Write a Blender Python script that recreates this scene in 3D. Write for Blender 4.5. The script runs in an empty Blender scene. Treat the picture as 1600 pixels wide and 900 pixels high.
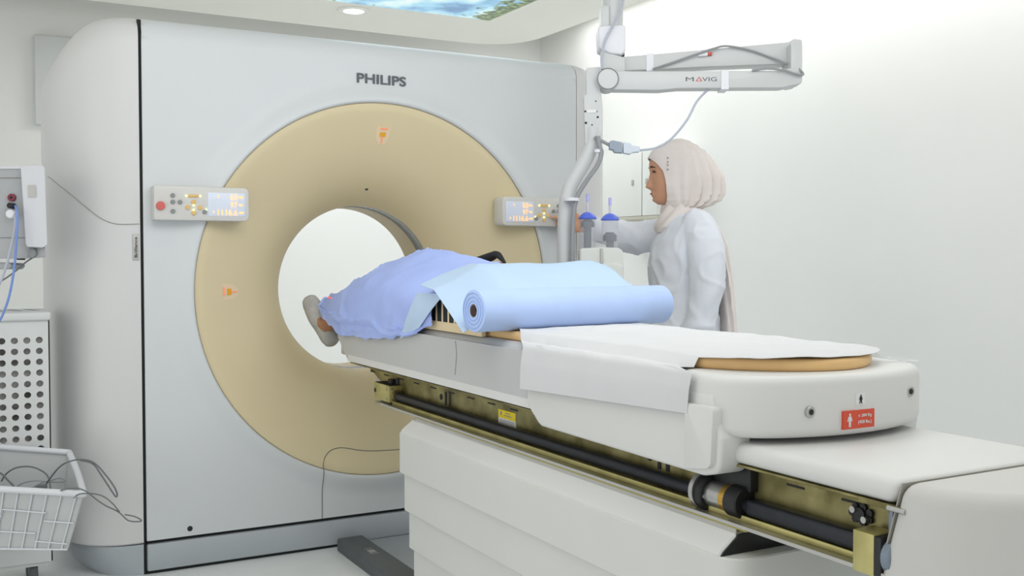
import bpy, bmesh, math, random
from mathutils import Vector, Matrix, noise
random.seed(7)
scene = bpy.context.scene
COL = scene.collection
pi = math.pi
sin, cos = math.sin, math.cos

# ------------------------------------------------------------------ camera
FPX, YAW, PITCH = 1591.1, .5065, .032
CAM = Vector((-1.5601, -3.8955, 1.1754))
cd = bpy.data.cameras.new('camera'); camo = bpy.data.objects.new('camera', cd); COL.objects.link(camo)
camo.location = CAM; camo.rotation_euler = (pi/2 - PITCH, 0, -YAW)
cd.sensor_width = 36; cd.lens = 36*FPX/1600; cd.clip_start = .05; cd.clip_end = 60
scene.camera = camo
FW = Vector((sin(YAW)*cos(PITCH), cos(YAW)*cos(PITCH), -sin(PITCH)))
RT = Vector((cos(YAW), -sin(YAW), 0)); UP = RT.cross(FW)
def ray(u, v): return FW + RT*((u-800)/FPX) - UP*((v-450)/FPX)
def pt(u, v, d): return CAM + ray(u, v)*d                    # measured point of the room at depth d
def on(u, v, axis, val):
    r = ray(u, v); i = 'xyz'.index(axis); return CAM + r*((val-CAM[i])/r[i])

# ------------------------------------------------------------------ materials
def lin(c):
    c = c/255
    return c/12.92 if c <= .04045 else ((c+.055)/1.055)**2.4
def mat(name, rgb, rough=.5, metal=0., var=.03, scale=6., bump=0., bscale=60., emit=0., trans=0., alpha=1., subs=0., rgb2=None, spec=.5):
    m = bpy.data.materials.new(name); m.use_nodes = True
    nt = m.node_tree; b = nt.nodes['Principled BSDF']
    a = [lin(x) for x in rgb]; c2 = [lin(x) for x in rgb2] if rgb2 else [x*(1-2*var) for x in a]
    tc = nt.nodes.new('ShaderNodeTexCoord'); n = nt.nodes.new('ShaderNodeTexNoise'); n.inputs['Scale'].default_value = scale
    n.inputs['Detail'].default_value = 3
    nt.links.new(tc.outputs['Object'], n.inputs['Vector'])
    r = nt.nodes.new('ShaderNodeValToRGB')
    r.color_ramp.elements[0].position = .35; r.color_ramp.elements[1].position = .65
    r.color_ramp.elements[0].color = (*c2, 1); r.color_ramp.elements[1].color = (*a, 1)
    nt.links.new(n.outputs['Fac'], r.inputs['Fac']); nt.links.new(r.outputs['Color'], b.inputs['Base Color'])
    b.inputs['Roughness'].default_value = rough; b.inputs['Metallic'].default_value = metal
    b.inputs['Specular IOR Level'].default_value = spec
    if trans: b.inputs['Transmission Weight'].default_value = trans; b.inputs['IOR'].default_value = 1.3
    if alpha < 1: b.inputs['Alpha'].default_value = alpha
    if emit:
        nt.links.new(r.outputs['Color'], b.inputs['Emission Color']); b.inputs['Emission Strength'].default_value = emit
    if subs:
        b.inputs['Subsurface Weight'].default_value = subs; b.inputs['Subsurface Radius'].default_value = (.01, .005, .003)
    if bump:
        n2 = nt.nodes.new('ShaderNodeTexNoise'); n2.inputs['Scale'].default_value = bscale
        nt.links.new(tc.outputs['Object'], n2.inputs['Vector'])
        bp = nt.nodes.new('ShaderNodeBump'); bp.inputs['Strength'].default_value = bump; bp.inputs['Distance'].default_value = .004
        nt.links.new(n2.outputs['Fac'], bp.inputs['Height']); nt.links.new(bp.outputs['Normal'], b.inputs['Normal'])
    return m
M = dict(
    wall=mat('wall_paint', (236, 237, 235), .6, var=.01, scale=1.5),
    ceil=mat('ceiling_paint', (242, 241, 234), .7, var=.01, scale=1.5),
    ceil2=mat('ceiling_recess_paint', (196, 196, 184), .8, var=.01),
    floor=mat('vinyl_floor', (236, 240, 240), .38, var=.03, scale=4),
    shell=mat('gantry_shell', (214, 219, 221), .42, var=.008, scale=2),
    shell2=mat('gantry_side_shell', (215, 216, 216), .38, var=.008, scale=2),
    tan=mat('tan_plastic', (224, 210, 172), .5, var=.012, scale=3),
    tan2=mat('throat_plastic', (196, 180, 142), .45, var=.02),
    band=mat('detector_band', (118, 120, 118), .25, var=.03),
    base=mat('plinth_grey', (180, 187, 192), .4, metal=.15, var=.02),
    gap=mat('shadow_gap', (28, 34, 34), .8),
    line=mat('panel_joint', (128, 126, 118), .8),
    groove=mat('cover_groove', (166, 164, 156), .8),
    black=mat('black_plastic', (30, 31, 33), .5, var=.1),
    rubber=mat('dark_grey_rubber', (86, 92, 94), .55, var=.05, scale=20),
    letter=mat('dark_grey_lettering', (92, 99, 104), .6),
    panel=mat('control_housing', (214, 214, 210), .45, var=.01),
    screen=mat('pale_screen', (205, 214, 228), .25, emit=.18),
    digit=mat('orange_digits', (255, 178, 112), .5, emit=1.15, var=0),
    led=mat('yellow_green_led', (245, 255, 150), .5, emit=2.0, var=0),
    amber=mat('amber_key', (214, 178, 112), .5, emit=.15),
    greykey=mat('grey_key', (140, 144, 146), .5),
    redkey=mat('red_stop_key', (214, 104, 100), .45),
    laser=mat('red_laser_line', (250, 96, 92), .5, emit=.8, var=0),
    glowpink=mat('laser_glow', (244, 150, 112), .5, emit=.25, var=0),
    amberlens=mat('amber_lens', (206, 150, 30), .2, emit=.3),
    recess=mat('pale_tan_recess', (238, 216, 182), .5),
    white=mat('white_shell', (220, 221, 219), .4, var=.01, scale=3),
    cover=mat('pedestal_white', (216, 218, 213), .5, var=.01, scale=3),
    skirt=mat('cradle_grey_white', (196, 198, 198), .38, var=.03, scale=3),
    gold=mat('yellow_chromate_steel', (170, 162, 112), .4, metal=.7, scale=11, rgb2=(112, 105, 64)),
    golddark=mat('dull_chromate_steel', (126, 120, 84), .34, metal=.7, scale=14, rgb2=(84, 80, 50)),
    shelfgrey=mat('zinc_shelf', (158, 156, 138), .3, metal=.5, scale=5, rgb2=(112, 108, 78)),
    goldyel=mat('yellow_edge', (188, 178, 92), .45, metal=.3),
    goldlt=mat('bright_chromate_steel', (200, 192, 130), .4, metal=.5, scale=12, rgb2=(176, 168, 110)),
    steel=mat('steel', (190, 190, 188), .28, metal=.85, var=.05),
    strip=mat('pale_metal_strip', (190, 190, 186), .5, metal=.3, var=.04),
    brass=mat('brass', (205, 165, 80), .3, metal=.8),
    rod=mat('dark_screw', (38, 42, 50), .4, metal=.3, var=.1, scale=30),
    motor=mat('blue_grey_metal', (130, 142, 156), .4, metal=.4),
    yellow=mat('warning_yellow', (240, 215, 40), .6),
    paperw=mat('sticker_white', (232, 234, 234), .6),
    red=mat('sticker_red', (218, 82, 56), .55, var=.02),
    ink=mat('black_ink', (30, 32, 36), .6),
    pad=mat('orange_tan_vinyl', (236, 196, 136), .45, var=.05, scale=5),
    paper=mat('white_paper', (216, 218, 220), .7, var=.015, scale=8, bump=.25, bscale=25),
    paperthin=mat('thin_white_paper', (226, 229, 232), .45, var=.02, scale=6, alpha=.72),
    rollb=mat('blue_paper_roll', (184, 208, 252), .7, var=.02, scale=14),
    rolle=mat('blue_paper_edge', (150, 180, 240), .7),
    sheetb=mat('light_blue_sheet', (188, 213, 240), .65, var=.02, scale=6),
    core=mat('cardboard_core', (120, 104, 88), .8),
    gown=mat('periwinkle_gown', (176, 196, 254), .8, var=.04, scale=7, bump=.7, bscale=14),
    under=mat('pale_blue_underpad', (198, 221, 248), .75, var=.02),
    skin=mat('brown_skin', (172, 122, 92), .55, subs=.05, var=.03, scale=20),
    skin2=mat('light_brown_skin', (206, 156, 126), .5, subs=.08, var=.02, scale=20),
    sock=mat('grey_cotton', (182, 181, 176), .9, var=.08, scale=25, bump=.4, bscale=90),
    blackcloth=mat('black_cloth', (44, 44, 46), .9, var=.1),
    cream=mat('cream_plastic', (236, 216, 176), .5),
    slot=mat('dark_slot', (10, 18, 24), .6),
    coat=mat('pale_lab_coat', (222, 227, 236), .8, var=.02, scale=8, bump=.6, bscale=16),
    hijab=mat('off_white_scarf', (228, 220, 216), .85, var=.02, scale=9, bump=.2, bscale=40),
    trouser=mat('grey_trousers', (120, 122, 128), .85),
    shoe=mat('white_shoes', (225, 225, 225), .5),
    brow=mat('dark_brow', (62, 44, 38), .8),
    lip=mat('rose_lip', (168, 98, 88), .5),
    eye=mat('eye_white', (225, 220, 214), .3),
    bar=mat('support_arm_white', (205, 208, 209), .4, var=.01),
    barsh=mat('arm_band_white', (232, 234, 240), .45),
    mavred=mat('logo_red', (210, 96, 86), .6),
    cable=mat('pale_cable', (186, 192, 206), .5),
    cableg=mat('grey_cable', (150, 153, 157), .5),
    cabled=mat('dark_grey_cable', (104, 108, 110), .5),
    cableb=mat('blue_cable', (120, 150, 215), .5),
    plugd=mat('blue_grey_plug', (150, 162, 178), .45),
    plugl=mat('pale_plug', (206, 216, 228), .45),
    injw=mat('injector_shell', (214, 217, 213), .4, var=.01),
    glass=mat('clear_syringe', (226, 230, 236), .12, alpha=.16, var=.01),
    nozzle=mat('pale_lilac_nozzle', (222, 222, 240), .3, alpha=.75),
    plunger=mat('dark_plunger', (66, 73, 88), .5),
    blue=mat('blue_cap', (92, 116, 226), .3, var=.06),
    tipl=mat('lilac_tip', (186, 188, 246), .4),
    labelblue=mat('blue_label', (44, 88, 160), .5),
    monw=mat('monitor_white', (212, 215, 220), .4, var=.01),
    mong=mat('monitor_back_grey', (172, 175, 178), .45, var=.02),
    maroon=mat('maroon_socket', (128, 48, 66), .5),
    basket=mat('pale_grey_plastic', (186, 190, 190), .5, var=.02),
    cart=mat('cart_white', (216, 219, 219), .45, var=.01),
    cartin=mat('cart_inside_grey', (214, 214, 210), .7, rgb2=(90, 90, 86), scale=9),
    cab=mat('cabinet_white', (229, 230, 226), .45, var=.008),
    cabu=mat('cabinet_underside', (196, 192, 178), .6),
    glow=mat('lamp_diffuser', (255, 255, 252), .5, emit=6, var=0),
)
# backlit forest-and-sky picture
def sky_picture():
    m = bpy.data.materials.new('backlit_landscape'); m.use_nodes = True; nt = m.node_tree; b = nt.nodes['Principled BSDF']
    tc = nt.nodes.new('ShaderNodeTexCoord')
    def nz(s, d): 
        n = nt.nodes.new('ShaderNodeTexNoise'); n.inputs['Scale'].default_value = s; n.inputs['Detail'].default_value = d
        nt.links.new(tc.outputs['Object'], n.inputs['Vector']); return n
    def ramp(src, st):
        r = nt.nodes.new('ShaderNodeValToRGB'); e = r.color_ramp.elements
        while len(e) < len(st): e.new(.5)
        for k, (p, c) in enumerate(st): e[k].position = p; e[k].color = (*[lin(x) for x in c], 1)
        nt.links.new(src, r.inputs['Fac']); return r
    sk = ramp(nz(3.2, 4).outputs['Fac'], [(.36, (95, 140, 185)), (.46, (150, 205, 232)), (.54, (200, 232, 236)), (.66, (236, 244, 244))])
    lf = ramp(nz(34, 5).outputs['Fac'], [(.40, (52, 62, 48)), (.52, (96, 120, 70)), (.66, (150, 172, 110))])
    sep = nt.nodes.new('ShaderNodeSeparateXYZ'); nt.links.new(tc.outputs['Object'], sep.inputs[0])
    # foliage grows in from the right and rear borders of the picture
    ax = nt.nodes.new('ShaderNodeMath'); ax.operation = 'MULTIPLY_ADD'; ax.inputs[1].default_value = 1.9; ax.inputs[2].default_value = -.55
    nt.links.new(sep.outputs['X'], ax.inputs[0])
    ay = nt.nodes.new('ShaderNodeMath'); ay.operation = 'MULTIPLY_ADD'; ay.inputs[1].default_value = .9; ay.inputs[2].default_value = -.25
    nt.links.new(sep.outputs['Y'], ay.inputs[0])
    mx = nt.nodes.new('ShaderNodeMath'); mx.operation = 'MAXIMUM'; nt.links.new(ax.outputs[0], mx.inputs[0]); nt.links.new(ay.outputs[0], mx.inputs[1])
    n3 = nz(16, 5); ad = nt.nodes.new('ShaderNodeMath'); ad.operation = 'ADD'
    nt.links.new(mx.outputs[0], ad.inputs[0]); nt.links.new(n3.outputs['Fac'], ad.inputs[1])
    th = nt.nodes.new('ShaderNodeMapRange'); th.inputs['From Min'].default_value = .92; th.inputs['From Max'].default_value = 1.02
    nt.links.new(ad.outputs[0], th.inputs['Value'])
    mix = nt.nodes.new('ShaderNodeMix'); mix.data_type = 'RGBA'
    nt.links.new(th.outputs['Result'], mix.inputs['Factor']); nt.links.new(sk.outputs['Color'], mix.inputs['A']); nt.links.new(lf.outputs['Color'], mix.inputs['B'])
    nt.links.new(mix.outputs['Result'], b.inputs['Emission Color']); b.inputs['Emission Strength'].default_value = .95
    b.inputs['Base Color'].default_value = (.05, .06, .06, 1); b.inputs['Roughness'].default_value = .4
    return m
M['sky'] = sky_picture()
# hair-thin folds for the roll's paper ends
# ------------------------------------------------------------------ object helpers
def empty(name, loc, label=None, cat=None, group=None):
    o = bpy.data.objects.new(name, None); COL.objects.link(o); o.location = loc; o.empty_display_size = .05
    if label: o['label'] = label
    if cat: o['category'] = cat
    if group: o['group'] = group
    return o
def tag(o, label, cat, group=None):
    o['label'] = label; o['category'] = cat
    if group: o['group'] = group
    return o
def struct(o): o['kind'] = 'structure'; return o
def base_of(parent):
    v = Vector((0, 0, 0))
    while parent: v = v + Vector(parent.location); parent = parent.parent
    return v
def obj(name, bm, m, parent=None, smooth=35, label=None, origin=None):
    """links the bmesh (world coordinates) as one mesh object"""
    off = base_of(parent)
    loc = Vector((0, 0, 0))
    if parent is None and origin is not None: loc = Vector(origin)
    bmesh.ops.recalc_face_normals(bm, faces=bm.faces)
    me = bpy.data.meshes.new(name)
    bmesh.ops.translate(bm, verts=bm.verts, vec=-(off+loc))
    bm.to_mesh(me); bm.free()
    if smooth:
        me.shade_smooth(); me.set_sharp_from_angle(angle=math.radians(smooth))
    me.materials.append(M[m] if isinstance(m, str) else m)
    o = bpy.data.objects.new(name, me); COL.objects.link(o); o.location = loc
    if parent: o.parent = parent
    if label: o['label'] = label
    return o
def bevel_sharp(bm, w, seg=2, ang=30):
    if w <= 0: return
    bm.normal_update()
    es = [e for e in bm.edges if len(e.link_faces) == 2 and e.calc_face_angle(0) > math.radians(ang)]
    if es: bmesh.ops.bevel(bm, geom=es, offset=w, segments=seg, profile=.5, affect='EDGES', clamp_overlap=True)
def add_box(bm, x0, x1, y0, y1, z0, z1, bev=0, seg=2):
    t = bmesh.new()
    vs = [t.verts.new((x, y, z)) for x in (x0, x1) for y in (y0, y1) for z in (z0, z1)]
    for f in ((0, 1, 3, 2), (4, 6, 7, 5), (0, 4, 5, 1), (2, 3, 7, 6), (0, 2, 6, 4), (1, 5, 7, 3)): t.faces.new([vs[i] for i in f])
    bmesh.ops.recalc_face_normals(t, faces=t.faces)
    bevel_sharp(t, bev, seg); merge(bm, t)
def merge(bm, t, mtx=None):
    me = bpy.data.meshes.new('tmp'); t.to_mesh(me); t.free()
    if mtx is not None: me.transform(mtx)
    bm.from_mesh(me); bpy.data.meshes.remove(me)
def box(name, x0, x1, y0, y1, z0, z1, m, parent=None, bev=.004, seg=2, **k):
    bm = bmesh.new(); add_box(bm, x0, x1, y0, y1, z0, z1, bev, seg); return obj(name, bm, m, parent, **k)
def add_prism(bm, poly, axis, a, b, bev=0, seg=2, ang=30):
    t = bmesh.new()
    def P(p, q): return {'x': (q, p[0], p[1]), 'y': (p[0], q, p[1]), 'z': (p[0], p[1], q)}[axis]
    A = [t.verts.new(P(p, a)) for p in poly]; B = [t.verts.new(P(p, b)) for p in poly]
    n = len(poly)
    t.faces.new(A); t.faces.new(B[::-1])
    for i in range(n): t.faces.new((A[i], B[i], B[(i+1) % n], A[(i+1) % n]))
    bmesh.ops.recalc_face_normals(t, faces=t.faces)
    bevel_sharp(t, bev, seg, ang); merge(bm, t)
def prism(name, poly, axis, a, b, m, parent=None, bev=0, seg=2, ang=30, **k):
    bm = bmesh.new(); add_prism(bm, poly, axis, a, b, bev, seg, ang); return obj(name, bm, m, parent, **k)
def rpoly(pts, rad, n=6):
    """polygon with rounded corners (rad: one value or one per corner)"""
    out = []; N = len(pts)
    for i in range(N):
        r = rad[i] if isinstance(rad, (list, tuple)) else rad
        p = Vector(pts[i]); a = Vector(pts[i-1])-p; b = Vector(pts[(i+1) % N])-p
        if r <= 0: out.append(tuple(p)); continue
        la, lb = a.length, b.length; a.normalize(); b.normalize()
        ang = a.angle(b); d = min(r/math.tan(ang/2), la*.49, lb*.49)
        p0, p1 = p+a*d, p+b*d
        for k in range(n+1):
            t = k/n; out.append(tuple(p0*(1-t)**2+p*2*t*(1-t)+p1*t*t))
    return out
def crom(pts, n=8):
    P = [Vector(p) for p in pts]; out = []
    for i in range(len(P)-1):
        p0 = P[i-1] if i else P[0]*2-P[1]; p1, p2 = P[i], P[i+1]; p3 = P[i+2] if i+2 < len(P) else P[-1]*2-P[-2]
        for k in range(n):
            t = k/n
            out.append(.5*((2*p1)+(p2-p0)*t+(2*p0-5*p1+4*p2-p3)*t*t+(3*p1-p0-3*p2+p3)*t**3))
    out.append(P[-1]); return out
def add_loft(bm, rings, cap=True, closed=True):
    R = [[bm.verts.new(p) for p in r] for r in rings]; n = len(R[0])
    for i in range(len(R)-1):
        for j in range(n if closed else n-1):
            bm.faces.new((R[i][j], R[i][(j+1) % n], R[i+1][(j+1) % n], R[i+1][j]))
    if cap:
        for r, s in ((R[0], 0), (R[-1], 1)):
            c = Vector((0, 0, 0))
            for v in r: c += v.co
            cv = bm.verts.new(c/n)
            for j in range(n if closed else n-1): bm.faces.new((r[j], r[(j+1) % n], cv))
def add_tube(bm, pts, r, n=12, smooth=8, flat=1.0, flatdir=None, round_cap=False):
    path = crom(pts, smooth) if smooth and len(pts) > 2 else [Vector(p) for p in pts]
    m = len(path)
    if isinstance(r, (int, float)): rr = [r]*m
    else:
        rr = []
        for i in range(m):
            q = i/(m-1)*(len(r)-1); k = min(int(q), len(r)-2); rr.append(r[k]+(r[k+1]-r[k])*(q-k))
    if round_cap:
        d0 = (path[0]-path[1]).normalized(); d1 = (path[-1]-path[-2]).normalized()
        path = [path[0]+d0*rr[0]*.85, path[0]+d0*rr[0]*.55] + path + [path[-1]+d1*rr[-1]*.55, path[-1]+d1*rr[-1]*.85]
        rr = [rr[0]*.45, rr[0]*.84] + rr + [rr[-1]*.84, rr[-1]*.45]; m += 4
    t = (path[1]-path[0]).normalized()
    u = Vector(flatdir) if flatdir is not None else (Vector((0, 0, 1)) if abs(t.z) < .9 else Vector((1, 0, 0)))
    u = (u-t*u.dot(t)).normalized(); rings = []
    for i in range(m):
        t = (path[min(i+1, m-1)]-path[max(i-1, 0)]).normalized()
        u = (u-t*u.dot(t)).normalized(); w = t.cross(u)
        rings.append([path[i]+u*(rr[i]*flat*cos(2*pi*k/n))+w*(rr[i]*sin(2*pi*k/n)) for k in range(n)])
    add_loft(bm, rings)
def tube(name, pts, r, m, parent=None, n=12, smooth=8, **k):
    bm = bmesh.new(); add_tube(bm, pts, r, n, smooth); return obj(name, bm, m, parent, smooth=50, **k)
def add_cyl(bm, p0, p1, r, n=24, bev=0, r2=None):
    p0, p1 = Vector(p0), Vector(p1); t = (p1-p0).normalized()
    u = Vector((0, 0, 1)) if abs(t.z) < .9 else Vector((1, 0, 0)); u = (u-t*u.dot(t)).normalized(); w = t.cross(u); r2 = r2 or r
    L = (p1-p0).length
    st = [(0, r-bev), (bev, r), (L-bev, r2), (L, r2-bev)] if bev else [(0, r), (L, r2)]
    add_loft(bm, [[p0+t*s+u*(q*cos(2*pi*k/n))+w*(q*sin(2*pi*k/n)) for k in range(n)] for s, q in st])
def cyl(name, p0, p1, r, m, parent=None, n=24, bev=0, r2=None, **k):
    bm = bmesh.new(); add_cyl(bm, p0, p1, r, n, bev, r2); return obj(name, bm, m, parent, **k)
def add_lathe(bm, prof, p, n=32):
    """prof: (radius, height) about the vertical axis through p"""
    p = Vector(p); add_loft(bm, [[p+Vector((r*cos(2*pi*k/n), r*sin(2*pi*k/n), h)) for k in range(n)] for r, h in prof])
def add_sheet(bm, f, nu, nv, th=.002):
    """grid surface f(u,v) given a thickness"""
    P = [[Vector(f(i/nu, j/nv)) for j in range(nv+1)] for i in range(nu+1)]
    N = [[None]*(nv+1) for _ in range(nu+1)]
    for i in range(nu+1):
        for j in range(nv+1):
            a = P[min(i+1, nu)][j]-P[max(i-1, 0)][j]; b = P[i][min(j+1, nv)]-P[i][max(j-1, 0)]
            c = a.cross(b); N[i][j] = c.normalized() if c.length > 1e-12 else Vector((0, 0, 1))
    A = [[bm.verts.new(P[i][j]) for j in range(nv+1)] for i in range(nu+1)]
    B = [[bm.verts.new(P[i][j]-N[i][j]*th) for j in range(nv+1)] for i in range(nu+1)]
    for i in range(nu):
        for j in range(nv):
            bm.faces.new((A[i][j], A[i+1][j], A[i+1][j+1], A[i][j+1])); bm.faces.new((B[i][j], B[i][j+1], B[i+1][j+1], B[i+1][j]))
    for i in range(nu):
        for j in (0, nv): bm.faces.new((A[i][j], B[i][j], B[i+1][j], A[i+1][j]))
    for j in range(nv):
        for i in (0, nu): bm.faces.new((A[i][j], A[i][j+1], B[i][j+1], B[i][j]))
def sheet(name, f, nu, nv, m, parent=None, th=.002, **k):
    bm = bmesh.new(); add_sheet(bm, f, nu, nv, th); return obj(name, bm, m, parent, smooth=60, **k)
def textbm(s, w, h, org, xd, up, depth=.0008, bold=0.0, align='L', shear=0.):
    """flat lettering of width w and height h; org is its lower left corner"""
    cu = bpy.data.curves.new('t', 'FONT'); cu.body = s; cu.extrude = 0.01; cu.offset = bold; cu.shear = shear; cu.resolution_u = 4
    to = bpy.data.objects.new('t', cu); COL.objects.link(to)
    dg = bpy.context.evaluated_depsgraph_get(); me = bpy.data.meshes.new_from_object(to.evaluated_get(dg))
    bpy.data.objects.remove(to); bpy.data.curves.remove(cu)
    xs = [v.co.x for v in me.vertices]; ys = [v.co.y for v in me.vertices]
    xd = Vector(xd).normalized(); up = Vector(up).normalized(); nn = xd.cross(up); org = Vector(org)
    x0, x1, y0, y1 = min(xs), max(xs), min(ys), max(ys)
    for v in me.vertices:
        v.co = org + xd*((v.co.x-x0)/(x1-x0)*w) + up*((v.co.y-y0)/(y1-y0)*h) + nn*(depth*(1 if v.co.z > 0 else -.2))
    bm = bmesh.new(); bm.from_mesh(me); bpy.data.meshes.remove(me); return bm
def text(name, s, w, h, org, xd, up, m, parent, depth=.0008, bold=0.0, shear=0.):
    return obj(name, textbm(s, w, h, org, xd, up, depth, bold, shear=shear), m, parent, smooth=0)
def bake_remesh(bm, vox, smooth_iter=2, wrinkle=None):
    """voxel-unions everything in bm into one skin and returns it as a fresh bmesh"""
    me = bpy.data.meshes.new('tmp'); bmesh.ops.recalc_face_normals(bm, faces=bm.faces); bm.to_mesh(me); bm.free()
    o = bpy.data.objects.new('tmp', me); COL.objects.link(o)
    md = o.modifiers.new('r', 'REMESH'); md.mode = 'VOXEL'; md.voxel_size = vox
    if smooth_iter:
        ms = o.modifiers.new('s', 'SMOOTH'); ms.iterations = smooth_iter; ms.factor = .5
    dg = bpy.context.evaluated_depsgraph_get(); m2 = bpy.data.meshes.new_from_object(o.evaluated_get(dg))
    bpy.data.objects.remove(o); bpy.data.meshes.remove(me)
    out = bmesh.new(); out.from_mesh(m2); bpy.data.meshes.remove(m2)
    if wrinkle:
        out.normal_update()
        for v in out.verts: v.co += v.normal*wrinkle(v.co)
    return out
def interp(tab, x, c=1):
    """piecewise smooth lookup in [(x, value...)] sorted by x"""
    if x <= tab[0][0]: return tab[0][c]
    for a, b in zip(tab, tab[1:]):
        if x <= b[0]:
            t = (x-a[0])/(b[0]-a[0]); return a[c]+(b[c]-a[c])*t
    return tab[-1][c]
def sinterp(tab, x, c=1):
    if x <= tab[0][0]: return tab[0][c]
    for a, b in zip(tab, tab[1:]):
        if x <= b[0]:
            t = (x-a[0])/(b[0]-a[0]); t = t*t*(3-2*t); return a[c]+(b[c]-a[c])*t
    return tab[-1][c]

# ================================================================== ROOM
XW, YW, ZC, ZD = 2.4, 2.8, 2.85, 2.6
struct(box('floor', -3.4, XW+.1, -6.2, YW+.1, -.1, 0, 'floor', bev=0))
struct(box('wall_back', -3.4, XW+.1, YW, YW+.1, 0, ZC, 'wall', bev=0))
struct(box('wall_right', XW, XW+.1, -6.2, YW, 0, ZC, 'wall', bev=0))
struct(box('ceiling', -3.4, XW+.1, -6.2, YW+.1, ZC, ZC+.1, 'ceil2', bev=0))
# lowered ceiling panel with a rounded corner, holding the backlit picture and the lamp
sx0, sx1, sy0, sy1 = .02, 1.335, .3, 1.605
def lowered():
    bm = bmesh.new()
    X0, X1, Y0, Y1, R = -3.4, 1.87, -6.2, 2.27, .42
    outer = rpoly([(X0, Y0), (X1, Y0), (X1, Y1), (X0, Y1)], [0, 0, R, 0], 10)
    add_prism(bm, outer, 'z', ZD, ZC, 0)
    return bm
struct(obj('trim_1', lowered(), 'ceil', smooth=20))['label'] = 'lowered ceiling panel with rounded corner'
t = empty('ceiling_picture', ((sx0+sx1)/2, (sy0+sy1)/2, ZD), 'backlit landscape picture of sky and trees set in the ceiling', 'picture')
bm = bmesh.new(); add_box(bm, sx0, sx1, sy0, sy1, ZD-.003, ZD-.0005); obj('picture_panel', bm, 'sky', t, smooth=0)
bm = bmesh.new()
for a in ((sx0-.012, sx1+.012, sy0-.012, sy0), (sx0-.012, sx1+.012, sy1, sy1+.012), (sx0-.012, sx0, sy0, sy1), (sx1, sx1+.012, sy0, sy1)):
    add_box(bm, *a, ZD-.006, ZD-.0005)
obj('frame', bm, 'ceil', t)
t = empty('downlight', (.53, 1.77, ZD), 'round white downlight glowing in the ceiling beside the picture', 'ceiling light')
bm = bmesh.new(); add_lathe(bm, [(.078, -.0005), (.095, -.0005), (.095, -.006), (.088, -.010), (.078, -.008)], (.53, 1.77, ZD), 36); obj('rim', bm, 'ceil', t)
bm = bmesh.new(); add_lathe(bm, [(.08, -.001), (.08, -.006), (.05, -.009)], (.53, 1.77, ZD), 36); obj('diffuser', bm, 'glow', t)
# wall box far left, wall cabinet right
t = box('wall_box', -1.09, -.70, YW-.06, YW, 1.95, 2.475, 'cart', bev=.006)
tag(t, 'flat pale box on the rear wall, showing past the scanner\'s upper left edge', 'wall box')
cy0, cy1 = .945, 1.55
t = empty('wall_cabinet', (2.25, (cy0+cy1)/2, 1.41), 'white two-door wall cabinet behind the woman in the scarf', 'cabinet')
box('carcass', 2.12, XW, cy0, cy1, 1.412, 1.80, 'cab', t, .003)
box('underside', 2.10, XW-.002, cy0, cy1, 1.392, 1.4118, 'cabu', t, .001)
for a, b in ((cy0, 1.089), (1.097, cy1)):
    d = box('door', 2.1, 2.12, a, b, 1.414, 1.80, 'cab', t, .002)
    yy = b-.05 if a == cy0 else a+.085
    box('handle', 2.088, 2.1, yy-.006, yy+.006, 1.60, 1.635, 'strip', d, .003)
box('door_gap', 2.108, 2.119, 1.0895, 1.0965, 1.414, 1.80, 'gap', t, 0)

# ================================================================== CT SCANNER
ZI = 1.0359                      # bore axis height
G = empty('ct_scanner', (0, .47, 0), 'large white ct scanner with tan bore ring and lit control panels', 'ct scanner')
RF, YF = .757, -.024
# raised rim round the bore: distance outside the opening, share of the rim height
RIM = [(0, .45), (.003, .85), (.008, 1), (.014, .99), (.022, .93), (.034, .76), (.048, .50), (.062, .27), (.076, .11), (.09, .03), (.102, 0)]
def front_like(y0, sgn, r0, yf):
    """a cover face with a round opening, its top edge rolled over; sgn=+1 faces the viewer"""
    bm = bmesh.new(); X, Z0, Z1 = .932, .125, 1.965
    angs = sorted(set([round(2*pi*k/180, 6) for k in range(180)] + [round(math.atan2(z-ZI, x) % (2*pi), 6) for x in (-X, X) for z in (Z0, Z1)]))
    rings = []
    for r, dy in [(r0+a, yf*b) for a, b in RIM]:
        rings.append([Vector((r*cos(a), y0+sgn*dy, ZI+r*sin(a))) for a in angs])
    out = []
    for a in angs:
        c, s = cos(a), sin(a); k = min(X/abs(c) if abs(c) > 1e-9 else 9, ((Z1-ZI)/s if s > 1e-9 else 9), ((Z0-ZI)/s if s < -1e-9 else 9))
        out.append(Vector((k*c, y0, ZI+k*s)))
    rings.append([p.lerp(Vector((0, y0, ZI)), .012) for p in out]); rings.append(out); R = [[bm.verts.new(p) for p in r] for r in rings]; n = len(angs)
    for i in range(len(R)-1):
        for j in range(n): bm.faces.new((R[i][j], R[i][(j+1) % n], R[i+1][(j+1) % n], R[i+1][j]))
    topx = sorted({round(p.x, 6) for p in out if abs(p.z-Z1) < 1e-5})
    prev = None
    for k in range(9):
        th = k/8*pi/2; row = [bm.verts.new((x, y0+sgn*.08*(1-cos(th)), Z1+.08*sin(th))) for x in topx]
        if prev:
            for j in range(len(row)-1): bm.faces.new((prev[j], prev[j+1], row[j+1], row[j]))
        prev = row
    row = [bm.verts.new((x, .47, Z1+.08)) for x in topx]
    for j in range(len(row)-1): bm.faces.new((prev[j], prev[j+1], row[j+1], row[j]))
    # turned-in edges along both seams and the bottom
    for x in (-X, X):
        q = [bm.verts.new(p) for p in ((x, y0, Z0), (x, y0, Z1), (x, y0+sgn*.03, Z1+.05), (x, y0+sgn*.03, Z0))]; bm.faces.new(q)
    bmesh.ops.remove_doubles(bm, verts=bm.verts, dist=1e-4)
    return bm
fc = obj('front_cover', front_like(0, 1, RF, YF), 'shell', G, smooth=40)
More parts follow.
